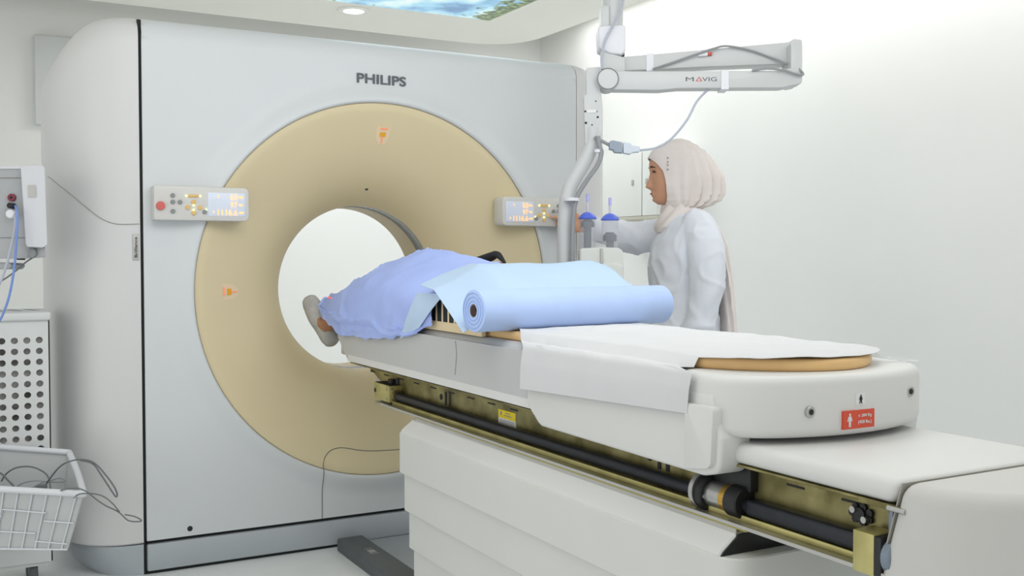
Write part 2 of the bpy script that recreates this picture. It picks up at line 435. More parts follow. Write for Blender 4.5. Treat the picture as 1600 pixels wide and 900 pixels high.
obj('rear_cover', front_like(.94, -1, .755, -.01), 'shell', G, smooth=40)
def revolve(name, prof, m, parent, n=128):
    bm = bmesh.new(); add_loft(bm, [[Vector((r*cos(2*pi*k/n), y, ZI+r*sin(2*pi*k/n))) for k in range(n)] for r, y in prof], cap=False)
    bmesh.ops.recalc_face_normals(bm, faces=bm.faces)
    return obj(name, bm, m, parent, smooth=60)
FUN = [(.7585, .0), (.757, -.008), (.752, -.011), (.72, .0), (.68, .017), (.63, .039), (.58, .063), (.53, .090), (.48, .124), (.44, .160), (.41, .194), (.387, .226), (.370, .255), (.360, .275), (.356, .285), (.353, .292)]
fun = revolve('bore_ring', FUN, 'tan', G)
revolve('detector_window', [(.353, .292), (.355, .296), (.355, .375), (.352, .38)], 'band', G)
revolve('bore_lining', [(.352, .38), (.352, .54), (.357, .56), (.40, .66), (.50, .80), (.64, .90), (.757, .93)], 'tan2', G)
def ysurf(r):
    for (a, ya), (b, yb) in zip(FUN[1:], FUN[2:]):
        if b <= r <= a: return yb+(ya-yb)*(r-b)/(a-b)
    return .03
# rounded side covers
def side_plan(s, n=2.6, k=40):
    pts = []
    for i in range(k+1):
        th = pi/2-pi*i/k; c, q = cos(th), sin(th)
        pts.append((s*((.944 if s < 0 else .9345)+.283*abs(c)**(2/n)), .47-.47*math.copysign(abs(q)**(2/n), q)))
    return pts
def side_cover(s, z0, ztop):
    bm = bmesh.new(); P = side_plan(s); cx, cy = P[0][0], .47; rings = []
    def ring(zf, insf):
        r = []
        for i, (x, y) in enumerate(P):
            th = pi*i/(len(P)-1); ri = .08+(.27-.08)*sin(th)**1.2
            dx, dy = x-cx, y-cy; L = math.hypot(dx, dy) or 1; k = 1-insf(ri)/L
            r.append(Vector((cx+dx*k, cy+dy*k, zf(ri))))
        return r
    rings.append(ring(lambda r: z0, lambda r: .006)); rings.append(ring(lambda r: z0+.006, lambda r: 0))
    for q in (.3, .6, .8, 1): rings.append(ring(lambda r: z0+.006+(ztop-r-z0-.006)*q, lambda r: 0))
    for j in range(1, 11):
        th = j/10*pi/2; rings.append(ring(lambda r: ztop-r+r*sin(th), lambda r: r*(1-cos(th))))
    add_loft(bm, rings)
    return bm
def side_surface(s, u, v):
    """where the line of sight through a photo point meets the upright side cover"""
    P = side_plan(s, k=160); r = ray(u, v)
    for (ax, ay), (bx, by) in zip(P, P[1:]):
        den = r.x*(by-ay)-r.y*(bx-ax)
        if abs(den) < 1e-9: continue
        t = ((ax-CAM.x)*(by-ay)-(ay-CAM.y)*(bx-ax))/den
        q = ((CAM.x+r.x*t-ax)*(bx-ax)+(CAM.y+r.y*t-ay)*(by-ay))/((bx-ax)**2+(by-ay)**2)
        if -.001 <= q <= 1.001: return CAM+r*t
    return None
scl = obj('side_cover', side_cover(-1, .118, 2.045), 'shell2', G, smooth=40)
obj('side_cover', side_cover(1, .118, 2.045), 'shell2', G, smooth=40)
# groove across the left cover
gp = [side_surface(-1, u, v) for u, v in ((217.5, 350), (200, 350.5), (182, 350), (165, 345), (150, 336), (135, 324), (118, 310), (102, 297), (88, 286), (82, 281), (78, 278), (75, 276))]
gp = [p+Vector((0, -.0005, 0)) for p in gp if p]
tube('panel_joint', gp, .0017, 'groove', scl, n=8)
# brand name plate on the left cover
bp = box('name_plate', -.9715, -.949, -.004, .003, 1.158, 1.253, 'strip', scl, .002)
text('plate_lettering', 'Brilliance', .074, .010, (-.9555, -.0042, 1.168), (0, 0, 1), (-1, 0, 0), 'ink', bp, bold=.01)
# dark joints behind the seams, plinth
bm = bmesh.new()
add_box(bm, -.9445, -.9315, .012, .93, .0, 2.03)
add_box(bm, .928, .9348, .03, .93, .0, 2.0)
add_box(bm, -.935, .935, .012, .93, .110, .127)
obj('joint_filler', bm, 'gap', G)
box('plinth', -.932, .932, -.002, .94, .012, .112, 'base', G, .006)
def side_base(s):
    bm = bmesh.new(); P = side_plan(s); cx, cy = P[0][0], .47; rings = []
    for z, ins in ((.0, .13), (.03, .075), (.06, .045), (.09, .028), (.108, .02), (.114, .024)):
        r = []
        for i, (x, y) in enumerate(P):
            th = pi*i/(len(P)-1); L = math.hypot(x-cx, y-cy) or 1; k = 1-(ins*sin(th)+.004)/L
            r.append(Vector((cx+(x-cx)*k, cy+(y-cy)*k, z)))
        rings.append(r)
    add_loft(bm, rings); return bm
for s in (-1, 1): obj('side_plinth', side_base(s), 'base', G, smooth=40)
box('plinth_foot', -.93, .93, .01, .93, 0, .012, 'gap', G, 0)
# joint lines of the service panel below the bore
def on_front(x, z):
    r = math.hypot(x, z-ZI); y = ysurf(r) if r < RF-.002 else YF*interp(RIM, r-RF) if r < RF+.102 else 0
    return Vector((x, y-.0006, z))
ap = [on_front(-.2655, z) for z in (.126, .15, .17, .185, .20, .215, .228, .238, .246, .252, .257, .262, .268, .28, .30, .32)] + [on_front(x, z) for x, z in ((-.262, .345), (-.25, .372), (-.225, .391), (-.19, .398), (-.15, .393), (-.10, .380), (-.04, .372), (.02, .369), (.08, .368), (.14, .372))]
tube('service_joint', ap, .0018, 'line', fc, n=6, smooth=4)
# screw hole, microphone hole
cyl('screw_hole', (-.779, -.001, .152), (-.779, .004, .152), .010, 'ink', fc, n=20)
r = .42; cyl('microphone_hole', (-.002, ysurf(r)-.003, ZI+r), (-.002, ysurf(r)+.002, ZI+r), .006, 'ink', fun, n=16)
# laser windows
def laser_window(ang, r):
    c, s = cos(ang), sin(ang); er = Vector((c, 0, s)); et = Vector((-s, 0, c))
    slope = (ysurf(r-.03)-ysurf(r+.03))/.06; nrm = Vector((-c*slope, -1, -s*slope)).normalized(); er2 = (er-nrm*er.dot(nrm)).normalized()
    o = Vector((r*c, ysurf(r), ZI+r*s))+nrm*.0015
    out = rpoly([(-.031, .034), (.031, .034), (.028, -.012), (.012, -.04), (-.012, -.04), (-.028, -.012)], [.004, .004, .02, .014, .014, .02], 4)
    bm = bmesh.new(); A = [bm.verts.new(o+et*a+er2*b) for a, b in out]; bm.faces.new(A)
    B = [bm.verts.new(o+et*a+er2*b-nrm*.012) for a, b in out]
    for i in range(len(A)): bm.faces.new((A[i], A[i-1], B[i-1], B[i]))
    w = obj('laser_window', bm, 'recess', fun, smooth=20)
    def patch(name, a0, a1, b0, b1, m):
        q = bmesh.new(); V = [q.verts.new(o+et*a+er2*b+nrm*h) for h in (.0008, .003) for a, b in ((a0, b0), (a1, b0), (a1, b1), (a0, b1))]
        for f in ((0, 1, 2, 3), (4, 5, 6, 7), (0, 1, 5, 4), (1, 2, 6, 5), (2, 3, 7, 6), (3, 0, 4, 7)): q.faces.new([V[k] for k in f])
        return obj(name, q, m, fun, smooth=0)
    patch('laser_lens', -.012, .012, -.004, .014, 'amberlens')
    patch('laser_line', -.002, .002, -.034, -.006, 'glowpink')
    patch('laser_slit', -.018, .012, .026, .0325, 'glowpink')
laser_window(pi/2-.02, .632); laser_window(pi, .612)
# name lettering
text('brand_lettering', 'PHILIPS', .213, .0395, (-.112, -.0042, 1.868), (1, 0, 0), (0, 0, 1), 'letter', fc, depth=.0012, bold=.02)
# control panels
def control_panel(x0, x1, mirror):
    z0, z1 = 1.303, 1.428; W = x1-x0
    X = (lambda u: x1-u*W) if mirror else (lambda u: x0+u*W)
    bm = bmesh.new(); poly = rpoly([(x0, z0), (x1, z0), (x1, z1), (x0, z1)], [.008, .022, .022, .008] if not mirror else [.022, .008, .008, .022], 5)
    add_prism(bm, poly, 'y', -.062, .02, .006, 2)
    cp = obj('control_panel', bm, 'panel', G, label='control panel with lit digits and amber keys'); y = -.0625
    def Z(v): return z1-v*(z1-z0)
    sa, sb = sorted((X(.555), X(.955)))
    box('display_screen', sa, sb, y-.0015, y+.004, Z(.86), Z(.16), 'screen', cp, .002)
    def dig(s, u0, u1, v0, v1):
        a, b = (sa+(sb-sa)*u0, sa+(sb-sa)*u1)
        text('display_digits', s, b-a, Z(v0)-Z(v1), (a, y-.002, Z(v1)), (1, 0, 0), (0, 0, 1), 'digit', cp, bold=.004)
    dig('0.0', .60, .79, .20, .38); dig('97', .60, .79, .44, .60); dig('1116.6', .26, .79, .66, .83)
    for u, v, w in ((.28, .28, .02), (.15, .74, .02), (.88, .29, .06), (.88, .52, .05), (.90, .75, .06)):
        a = sa+(sb-sa)*u; box('display_mark', a-.14*w, a+.14*w, y-.003, y, Z(v)-.0035, Z(v)+.0035, 'digit', cp, .001)
    def key(u, v, r, m, h=.006, name='key'):
        cyl(name, (X(u), y-h, Z(v)), (X(u), y+.002, Z(v)), r, m, cp, n=20, bev=.0015)
    key(.065, .59, .0155, 'redkey', .010, 'stop_key')
    for u, v in ((.19, .28), (.19, .47), (.265, .47), (.19, .74), (.52, .74)): key(u, v, .008, 'greykey')
    for u, v in ((.405, .46), (.345, .62), (.47, .62), (.405, .78)): key(u, v, .008, 'amber')
    a, b = sorted((X(.345), X(.46))); box('laser_key', a, b, y-.005, y+.002, Z(.32), Z(.24), 'amber', cp, .003)
    for u, v in ((.33, .28), (.475, .28), (.405, .55), (.405, .69), (.535, .68)): key(u, v, .0034, 'led', .004, 'indicator_light')
    return cp
control_panel(-.906, -.563, False); control_panel(.521, .866, True)

# ================================================================== COUCH
K = empty('patient_couch', (0, -1.6, 0), 'white ct patient couch with gold slide rails and stepped pedestal', 'patient couch')
zs = [(.600, .467), (.475, .344), (.352, .222), (.230, .100), (.108, .0)]
for k, (zt, zb) in enumerate(zs):
    i = .0115*k; x0, x1, y0, y1 = -.28+i, .28-i, -2.44+i, -.83-i
    bm = bmesh.new()
    add_prism(bm, rpoly([(x0, y0), (x1, y0), (x1, y1), (x0, y1)], [.055, .055, .006, .006], 6), 'z', zb, zt, .003, 1, 50)
    obj('pedestal_panel', bm, 'cover', K)
# bevelled top edge of the pedestal
bev = [(-.280, .598), (-.272, .610), (-.240, .634), (-.236, .640), (.236, .640), (.24, .634), (.272, .610), (.28, .598)]
prism('pedestal_top', bev, 'y', -2.40, -.835, 'white', K, .003, 1)
# dark hollow and curved lip at the pedestal's near end
prism('pedestal_hollow', [(x*.985, .600 if z < .61 else z-.002) for x, z in bev], 'y', -2.404, -2.401, 'black', K, 0)
box('pedestal_core', -.165, .2, -2.40, -.9, .636, .652, 'gap', K, 0)
prism('rail_strip', [(-.2365, .632), (-.233, .632), (-.233, .648), (-.2365, .648)], 'y', -2.40, -.86, 'strip', K, .0008, 1)
prism('rail_edge', [(-.238, .648), (-.150, .648), (-.150, .651), (-.238, .651)], 'y', -2.43, -.86, 'goldyel', K, .0008, 1)
# slide channel: back wall, flange, shelf
bm = bmesh.new()
add_prism(bm, [(-.24, .772), (-.47, .700), (-.50, .655), (-2.755, .655), (-2.755, .772)], 'x', -.180, -.172, .0008, 1)
add_prism(bm, [(-.232, .768), (-.172, .768), (-.172, .7725), (-.232, .7725)], 'y', -2.77, -.24, .0008, 1)
add_prism(bm, [(-.236, .764), (-.230, .764), (-.230, .7735), (-.236, .7735)], 'y', -2.80, -2.70, .0008, 1)
ch = obj('slide_channel', bm, 'gold', K, smooth=20)
prism('channel_shelf', [(-.238, .6535), (-.172, .6535), (-.172, .6575), (-.238, .6575)], 'y', -2.765, -.50, 'shelfgrey', K, .0008, 1)
prism('shelf_lip', [(-.2395, .6515), (-.2365, .6515), (-.2365, .6585), (-.2395, .6585)], 'y', -2.765, -.56, 'strip', K, .0008, 1)
box('guide_rail', -.214, -.208, -2.70, -.61, .6576, .6690, 'goldlt', K, .001)
for k in range(19):
    y = -.34-k*.135; box('channel_slot', -.1815, -.1795, y-.022, y+.022, .742, .746, 'ink', ch, 0)
for y, z in ((-.33, .745), (-.44, .71)): cyl('channel_hole', (-.1815, y, z), (-.1795, y, z), .006, 'ink', ch, n=12)
for y in (-.94, -2.05): cyl('channel_hole', (-.1815, y, .722), (-.1795, y, .722), .010, 'ink', ch, n=14)
for y in (-.975, -1.005, -2.085, -2.115): box('channel_slot', -.1815, -.1795, y-.006, y+.006, .70, .742, 'ink', ch, 0)
cyl('drive_screw', (-.199, -2.70, .686), (-.199, -.60, .686), .0145, 'rod', K, n=20)
# front bearing box (open top)
bx = box('bearing_box', -.226, -.168, -.612, -.468, .664, .722, 'goldlt', K, .0015)
for y in (-.488, -.592):
    for z in (.678, .708): cyl('bolt', (-.2285, y, z), (-.2255, y, z), .0042, 'steel', bx, n=10)
for x in (-.216, -.178):
    for z in (.674, .712): cyl('bolt', (x, -.6145, z), (x, -.6115, z), .0035, 'steel', bx, n=10)
box('box_hollow', -.222, -.172, -.606, -.474, .7195, .7235, 'ink', bx, 0)
cyl('box_hole', (-.2275, -.482, .694), (-.2255, -.482, .694), .008, 'ink', bx, n=14)
cyl('collar', (-.198, -.63, .688), (-.198, -.611, .688), .020, 'gold', bx, n=20)
bm = bmesh.new(); add_cyl(bm, (-.19, -.55, .722), (-.19, -.55, .738), .014, 14); add_cyl(bm, (-.182, -.585, .722), (-.182, -.585, .745), .008, 12)
obj('terminal', bm, 'black', bx)
# screw nut with flange and brass ring
nut = cyl('screw_nut', (-.200, -2.292, .690), (-.200, -2.272, .690), .037, 'black', K, n=28, bev=.003)
cyl('flange_plate', (-.203, -2.272, .693), (-.203, -2.260, .693), .039, 'steel', nut, n=28, bev=.001)
cyl('nut_sleeve', (-.200, -2.335, .690), (-.200, -2.292, .690), .027, 'steel', nut, n=28)
cyl('brass_ring', (-.200, -2.352, .690), (-.200, -2.335, .690), .0275, 'brass', nut, n=28)
cyl('rubber_sleeve', (-.200, -2.39, .690), (-.200, -2.352, .690), .032, 'black', nut, n=28, bev=.003)
cyl('flange_bolt', (-.226, -2.296, .688), (-.226, -2.292, .688), .005, 'steel', nut, n=12)
box('nut_bracket', -.20, -.165, -2.40, -2.27, .712, .764, 'black', nut, .004)
box('screw_cover', -.216, -.184, -2.695, -2.40, .671, .703, 'rod', K, .008, 3)
# rear end block, motor, chain
eb = box('end_block', -.241, -.190, -2.738, -2.694, .649, .718, 'goldlt', K, .0015)
box('end_block_face', -.2405, -.180, -2.752, -2.738, .651, .716, 'black', eb, .001)
cyl('motor', (-.215, -2.772, .685), (-.215, -2.752, .685), .03, 'motor', K, n=28, bev=.003)
box('motor_plate', -.225, -.172, -2.762, -2.752, .720, .762, 'motor', K, .003)
bm = bmesh.new()
for k in range(7):
    a = k*.9; add_cyl(bm, (-.186, -2.66+.020*cos(a), .728+.013*sin(a)), (-.168, -2.66+.020*cos(a), .728+.013*sin(a)), .007, 10)
add_cyl(bm, (-.19, -2.66, .728), (-.168, -2.66, .728), .012, 12)
obj('drive_chain', bm, 'black', K)
bm = bmesh.new()
for y, z in ((-2.648, .735), (-2.673, .722)): add_cyl(bm, (-.194, y, z), (-.186, y, z), .006, 12)
obj('chain_pins', bm, 'steel', K)
cyl('flange_stub', (-.240, -2.80, .769), (-.240, -2.765, .769), .0045, 'steel', ch, n=14)
# warning sticker
ws = box('warning_sticker', -.1818, -.1802, -1.432, -1.331, .686, .7355, 'paperw', K, 0)
box('warning_band', -.1824, -.1817, -1.432, -1.331, .712, .7355, 'yellow', ws, 0)
for k in range(5): box('sticker_line', -.1823, -.1817, -1.426, -1.338, .688+k*.0045, .6898+k*.0045, 'greykey', ws, 0, smooth=0)
for a in ((-1.41, -1.365, .720, .7225), (-1.40, -1.372, .727, .7295), (-1.352, -1.344, .72, .731)): box('sticker_line', -.1828, -.1823, *a, 'greykey', ws, 0, smooth=0)
# tail cover and end cap
tp = rpoly([(-.238, -2.15), (-.238, -2.785), (.225, -2.785), (.225, -2.15)], 0)
bm = bmesh.new(); add_prism(bm, tp, 'z', .7735, .815, .018, 4)
for v in bm.verts:
    if v.co.y < -2.6: v.co.y += (.815-v.co.z)*.28
obj('tail_cover', bm, 'white', K)
arc = [(-.241, -2.788)] + [(-.241+.469*k/24, -2.85-.15*sin(pi*k/24)**.6) for k in range(0, 25)] + [(.228, -2.788)]
M['cap'] = mat('cap_white_shaded', (206, 206, 202), .42, var=.01, scale=3)  # same white plastic as the shell, darkened to put shade into its colour
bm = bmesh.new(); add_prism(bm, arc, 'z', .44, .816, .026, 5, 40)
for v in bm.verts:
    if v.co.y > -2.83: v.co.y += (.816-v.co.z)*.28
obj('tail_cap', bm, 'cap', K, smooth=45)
bm = bmesh.new(); add_prism(bm, [(-2.789, .812), (-2.7865, .812), (-2.727, .60), (-2.7295, .60)], 'x', -.2345, .222); obj('tail_joint', bm, 'groove', K)
box('tail_core', -.170, .25, -2.88, -.35, .645, .775, 'skirt', K, .004)
# carriage shell with curved foot end
WX = .274
arcp = [(WX*sin(pi/2*(-1+2*k/36)), -2.502+(WX*sin(pi/2*(-1+2*k/36)))**2/.98+.062*abs(sin(pi/2*(-1+2*k/36)))**12) for k in range(37)]
bm = bmesh.new(); add_prism(bm, [(-WX, -1.66)]+arcp+[(WX, -1.66)], 'z', .826, .946, .020, 5, 40)
cs = obj('carriage_shell', bm, 'white', K, smooth=45)
wing = rpoly([(-1.655, .91), (-1.655, .795), (-1.72, .750), (-2.345, .744), (-2.395, .757), (-2.404, .826), (-2.385, .86), (-2.375, .91)], [.0, .05, .04, .05, .03, .01, .01, 0], 6)
for s in (-1, 1):
    bm = bmesh.new(); add_prism(bm, wing, 'x', s*.2755, s*.20, .009, 3, 40); obj('side_wing', bm, 'white', K, smooth=45)
    tab = rpoly([(-2.305, .752), (-2.305, .884), (-2.392, .886), (-2.384, .766)], [0, .004, .014, .02], 5)
    bm = bmesh.new(); add_prism(bm, tab, 'x', s*.288, s*.26, .003, 2); obj('wing_tab', bm, 'white', K)
# dark box standing in for the shade under the carriage
box('carriage_gap_shade', -.19, .20, -2.38, -2.16, .8155, .828, 'gap', K, .002)
# end screws
for x in (-.13, .155):
    y = -2.502+x*x/.98; sc = cyl('cap_screw', (x, y-.004, .878+.02*(x > 0)), (x, y+.004, .878+.02*(x > 0)), .0115, 'steel', cs, n=24, bev=.0015)
    cyl('screw_socket', (x, y-.0046, .878+.02*(x > 0)), (x, y, .878+.02*(x > 0)), .006, 'ink', cs, n=8)
# small person stickers
ye = -2.5035
st = box('person_sticker', -.026, -.003, ye, ye+.004, .8865, .9085, 'paperw', cs, 0)
def person_mark(name, cx, z0, h, m, par, stride):
    bm = bmesh.new(); s = h
    add_cyl(bm, (cx, ye-.0014, z0+s*.89), (cx, ye-.0004, z0+s*.89), s*.085, 12)
    def q(pts): add_prism(bm, [(cx+a*s, z0+b*s) for a, b in pts], 'y', ye-.0012, ye-.0002)
    q([(-.13, .78), (.13, .78), (.10, .42), (-.10, .42)])
    w = .16 if stride else .03
    q([(-.10, .43), (0, .43), (-w+.05, 0), (-w-.06, 0)]); q([(0, .43), (.10, .43), (w+.06, 0), (w-.05, 0)])
    q([(-.13, .78), (-.08, .72), (-.19, .40), (-.25, .42)]); q([(.13, .78), (.08, .72), (.19, .40), (.25, .42)])
    return obj(name, bm, m, par, smooth=0)
person_mark('person_symbol', -.0145, .8885, .0175, 'ink', st, True)
rs = box('weight_sticker', -.060, .024, ye, ye+.006, .8405, .8760, 'red', cs, 0)
person_mark('person_symbol', -.044, .8445, .027, 'paperw', rs, False)
text('weight_lettering', '\u2264 204 Kg', .036, .0075, (-.021, ye-.0004, .8605), (1, 0, 0), (0, 0, 1), 'paperw', rs)
text('weight_lettering', '(450 lbs.)', .036, .0085, (-.021, ye-.0004, .8475), (1, 0, 0), (0, 0, 1), 'paperw', rs)
# cradle (moving table top) with grey skirt
cr = [(-.255, .80), (-.255, .925), (-.235, .945), (.235, .945), (.255, .925), (.255, .80)]
bm = bmesh.new(); add_prism(bm, cr, 'y', -1.70, -.20, .006, 2); obj('cradle', bm, 'skirt', K, smooth=40)
sk = [(-.190, .862), (-.165, .93), (-1.66, .93), (-1.66, .786), (-.295, .786)]
for s in (-1, 1):
    bm = bmesh.new(); add_prism(bm, sk, 'x', s*.2562, s*.262, .001, 1); pk = obj('cradle_skirt', bm, 'skirt', K, smooth=30)
    bm = bmesh.new(); add_prism(bm, [(s*.2562, .784), (s*.264, .784), (s*.262, .808), (s*.2562, .808)], 'y', -1.66, -.300, .001, 1); obj('skirt_lip', bm, 'white', pk)
tube('skirt_crease', [(-.2622, -1.215, .925), (-.2622, -1.222, .89), (-.2622, -1.218, .86), (-.2622, -1.212, .825)], .0012, 'line', K, n=6)
# floor plate and bumper bar
box('floor_plate', -.175, .45, -2.6, -.002, 0, .014, 'base', K, .003)
fb = box('floor_bumper', -.222, -.112, -1.9, -.045, 0, .052, 'rubber', K, .010, 3)
bm = bmesh.new()
add_box(bm, -.180, -.150, -.245, -.242, .0519, .0526); add_box(bm, -.180, -.150, -.318, -.315, .0519, .0526)
add_cyl(bm, (-.165, -.28, .0519), (-.165, -.28, .0526), .014, 18); 
for k in range(3): add_box(bm, -.178+.010*k, -.173+.010*k, -.305, -.262, .0519, .0526)
obj('bumper_emblem', bm, 'strip', fb, smooth=0)

# ================================================================== THINGS ON THE COUCH
# tan mattress with rounded foot end
def mattress():
    bm = bmesh.new()
    pl = [(-.225, -.92)] + [(-.225, -2.28)] + [(-.225+.45*k/12, -2.28-.17*sin(pi*k/12)**.7) for k in range(1, 12)] + [(.225, -2.28), (.225, -.92)]
    add_prism(bm, pl, 'z', .9455, .970, .009, 3, 40); return bm
tag(obj('mattress_pad', mattress(), 'pad', smooth=50, origin=(0, -1.6, .9455)), 'orange-tan mattress pad lying under white paper on the couch', 'mattress pad')
def nz(p, s, sd=0): return noise.noise(Vector((p[0]*s+sd, p[1]*s-sd, p[2]*s+.37*sd)))
def crease(p, s, sd=0, w=5.): return max(0., 1-abs(nz(p, s, sd))*w)**1.6      # sharp fold lines, 0..1
mp_ = bpy.data.objects['mattress_pad']
def film_f(u, v): return (.150+.105*u, -2.345-.075*u+.05*v, .968-.020*u+.004*sin(7*u+3*v))
bm = bmesh.new(); add_sheet(bm, film_f, 10, 6, .0008); obj('plastic_film', bm, 'glass', mp_, smooth=60)
# white paper over the mattress, falling over the near side
def paper_f(u, v):
    y = -1.44-u*(2.40-1.44)                      # u runs to the foot end
    if v < .28:                                    # hanging part
        t = v/.28; endu = min(1, u/.90)
        y = -1.645-endu*(2.315-1.645)-.012*t
        z = .836+.028*endu+(.948-.836-.028*endu)*t
        x = -.2885-.002*sin(pi*t)+.008*max(0, t-.6)
        return (x, y, z)
    t = (v-.28)/.72; x = -.282+.512*t
    yend = -2.28-.165*max(0, 1-(abs(x)/.232)**2.2)**.6 if abs(x) < .232 else -2.28
    y0 = -1.645+.2*min(1, t*5); y = y0+u*(yend-y0)
    if t < .06: y = y0+u*(max(yend, -2.315)-y0)
    z = .9752+.004*nz((x, y, 0), 7, 3)+.003*nz((x, y, 0), 16, 5)
    ridge = math.exp(-((y+1.60+.05*sin(9*x))/.05)**2); z += .012*ridge*(.5+.5*sin(14*x+1))
    if t < .12: q = min(1, max(0, (.103-t)/.022)); z -= .0235*q*q*(3-2*q)
    z = max(z, .9482)
    return (x, y, z)
bm = bmesh.new(); add_sheet(bm, paper_f, 60, 60, .0012)
pp = tag(obj('couch_paper', bm, 'paper', smooth=60, origin=(0, -1.6, .95)), 'white paper cover spread over the mattress at the foot end of the couch', 'couch paper')
# near hanging flap is thinner: a part with its own look
# blue paper roll
RC0, RC1, RR = Vector((-.335, -1.474, 1.0275)), Vector((.345, -1.405, 1.0275)), .0575
rt = empty('paper_roll', (0, -1.44, .97), 'thick roll of light blue paper lying across the couch', 'paper roll')
ax = (RC1-RC0).normalized(); up = Vector((0, 0, 1)); sd = ax.cross(up)
def ring(c, r, n=40): return [c+up*(r*cos(2*pi*k/n))+sd*(r*sin(2*pi*k/n)) for k in range(n)]
bm = bmesh.new(); add_loft(bm, [ring(RC0, .018), ring(RC0, RR-.006), ring(RC0+ax*.002, RR-.001), ring(RC0+ax*.006, RR), ring(RC1-ax*.008, RR), ring(RC1-ax*.002, RR-.004), ring(RC1, RR-.010), ring(RC1, .018), ring(RC0, .018)], cap=False)
bmesh.ops.remove_doubles(bm, verts=bm.verts, dist=1e-5)
ro = obj('wound_paper', bm, 'rollb', rt, smooth=50)
for r in (.026, .037, .048):
    bm = bmesh.new(); add_tube(bm, [RC0-ax*.0004+up*(r*cos(q))+sd*(r*sin(q)*1.0) for q in [k*2*pi/36 for k in range(37)]], .0011, 6, 0); obj('winding_edge', bm, 'rolle', ro)
bm = bmesh.new(); add_loft(bm, [ring(RC0+ax*.004, .019), ring(RC0+ax*.001, .017), ring(RC0+ax*.001, .0145), ring(RC0+ax*.30, .0145), ring(RC0+ax*.30, .019)], cap=True); obj('cardboard_core', bm, 'core', rt)
bm = bmesh.new()
add_loft(bm, [[RC0+ax*.0005+up*((.0135+.0025*sin(3*q+1)+.002*sin(7*q))*cos(q))+sd*((.0125+.002*sin(4*q))*sin(q)) for q in [2*pi*k/30 for k in range(30)]] , [RC0+ax*.012+up*(.013*cos(q))+sd*(.012*sin(q)) for q in [2*pi*k/30 for k in range(30)]]])
obj('core_hollow', bm, 'brow', rt)
# sheet drawn off the roll and laid over the patient
def sheet_f(u, v):
    # u across (near to far), v from the roll up over the patient
    ru = RC0.lerp(RC1, u)
    k0 = max(0, 1-u/.22); p0 = ru+Vector((-.012*k0, .050-.012*k0, .018-.078*k0)); 
    zt = interp([(0, 1.075), (.10, 1.105), (.22, 1.150), (.5, 1.151), (.8, 1.158), (.885, 1.148), (1, 1.055)], u)
    p1 = Vector((-.325+.70*u, -1.20+.03*u, zt)); p2 = Vector((-.300+.645*u, -1.045+.02*sin(3*u), interp([(0, 1.086), (.12, 1.118), (.28, 1.150), (.5, 1.146), (1, 1.05)], u)))
    if v < .5:
        t = v/.5; p = p0.lerp(p1, t)+Vector((0, 0, .020*sin(pi*t)*min(1, u*4)))
    else:
        t = (v-.5)/.5; p = p1.lerp(p2, t)
    d = .007*sin(26*u+3.2*v+1.5*sin(5*u))*sin(pi*min(1, v*1.2))*(.3+.7*u)
    p = p+Vector((0, -d*.6, d*.5))
    return p
bm = bmesh.new(); add_sheet(bm, sheet_f, 60, 30, .0012)
tag(obj('paper_sheet', bm, 'sheetb', smooth=60, origin=(0, -1.2, 1.0)), 'pale blue paper sheet drawn up from the roll over the patient', 'paper sheet')
# slotted cream board
sb = box('slotted_board', -.252, -.236, -1.36, -.935, .9465, 1.05, 'cream', bev=.003)
tag(sb, 'cream slotted board standing between the blue gown and the paper roll', 'slotted board')
for k in range(8): box('slot', -.2532, -.2515, -.985-k*.042-.028, -.985-k*.042, .975, 1.04, 'slot', sb, 0, smooth=0)
# ================================================================== PATIENT
PT = empty('person', (0, -.6, .95), 'patient lying on the couch in a blue gown, feet toward the scanner', 'person')
FH = pt(516, 528, 4.16); FT = pt(486, 474, 4.20)     # heel and toe of the near foot
AN = FH.lerp(FT, .38)+Vector((.01, -.05, .015))
KN = Vector((-.11, -.40, 1.09)); HP = Vector((-.07, -.72, 1.045))
bm = bmesh.new()
add_tube(bm, [(0, -.62, 1.03), (0, -.78, 1.05), (0, -.95, 1.055), (0, -1.08, 1.05), (0, -1.13, 1.04)], [.10, .12, .115, .12, .07], 20, 6, flat=.72, flatdir=(0, 0, 1), round_cap=True)
add_tube(bm, [(0, -1.10, 1.03), (0, -1.20, 1.03)], [.055, .05], 14, 0)
add_lathe(bm, [(.01, -.118), (.05, -.105), (.075, -.06), (.08, 0), (.07, .06), (.04, .095), (.01, .105)], (0, 0, 0), 20) if False else None
hb = bmesh.new(); add_lathe(hb, [(.012, -.105), (.045, -.098), (.066, -.06), (.076, 0), (.070, .055), (.045, .088), (.012, .1)], (0, 0, 0), 20)
merge(bm, hb, Matrix.Translation((0, -1.245, 1.012)) @ Matrix.Rotation(pi/2, 4, 'X') @ Matrix.Scale(1, 4))
nb = bmesh.new(); add_lathe(nb, [(.004, .0), (.014, .0), (.012, .018), (.004, .03)], (0, -1.25, 1.066), 10); merge(bm, nb)
add_tube(bm, [HP, KN, AN], [.085, .062, .028], 16, 8, round_cap=True)
add_tube(bm, [(.08, -.72, 1.04), (.10, -.42, 1.03), (.06, -.05, .985)], [.085, .06, .036], 16, 8, round_cap=True)
for heel, toe, an in ((FH, FT, AN), (FH+Vector((.24, -.12, .10)), FT+Vector((.24, -.12, .03)), Vector((.06, -.05, .985)))):
    add_tube(bm, [an, heel.lerp(toe, .25)], [.034, .036], 14, 0, round_cap=True)
    add_tube(bm, [heel, heel.lerp(toe, .45), toe], [.030, .031, .024], 14, 6, flat=1.2, flatdir=(1, 0, 0), round_cap=True)
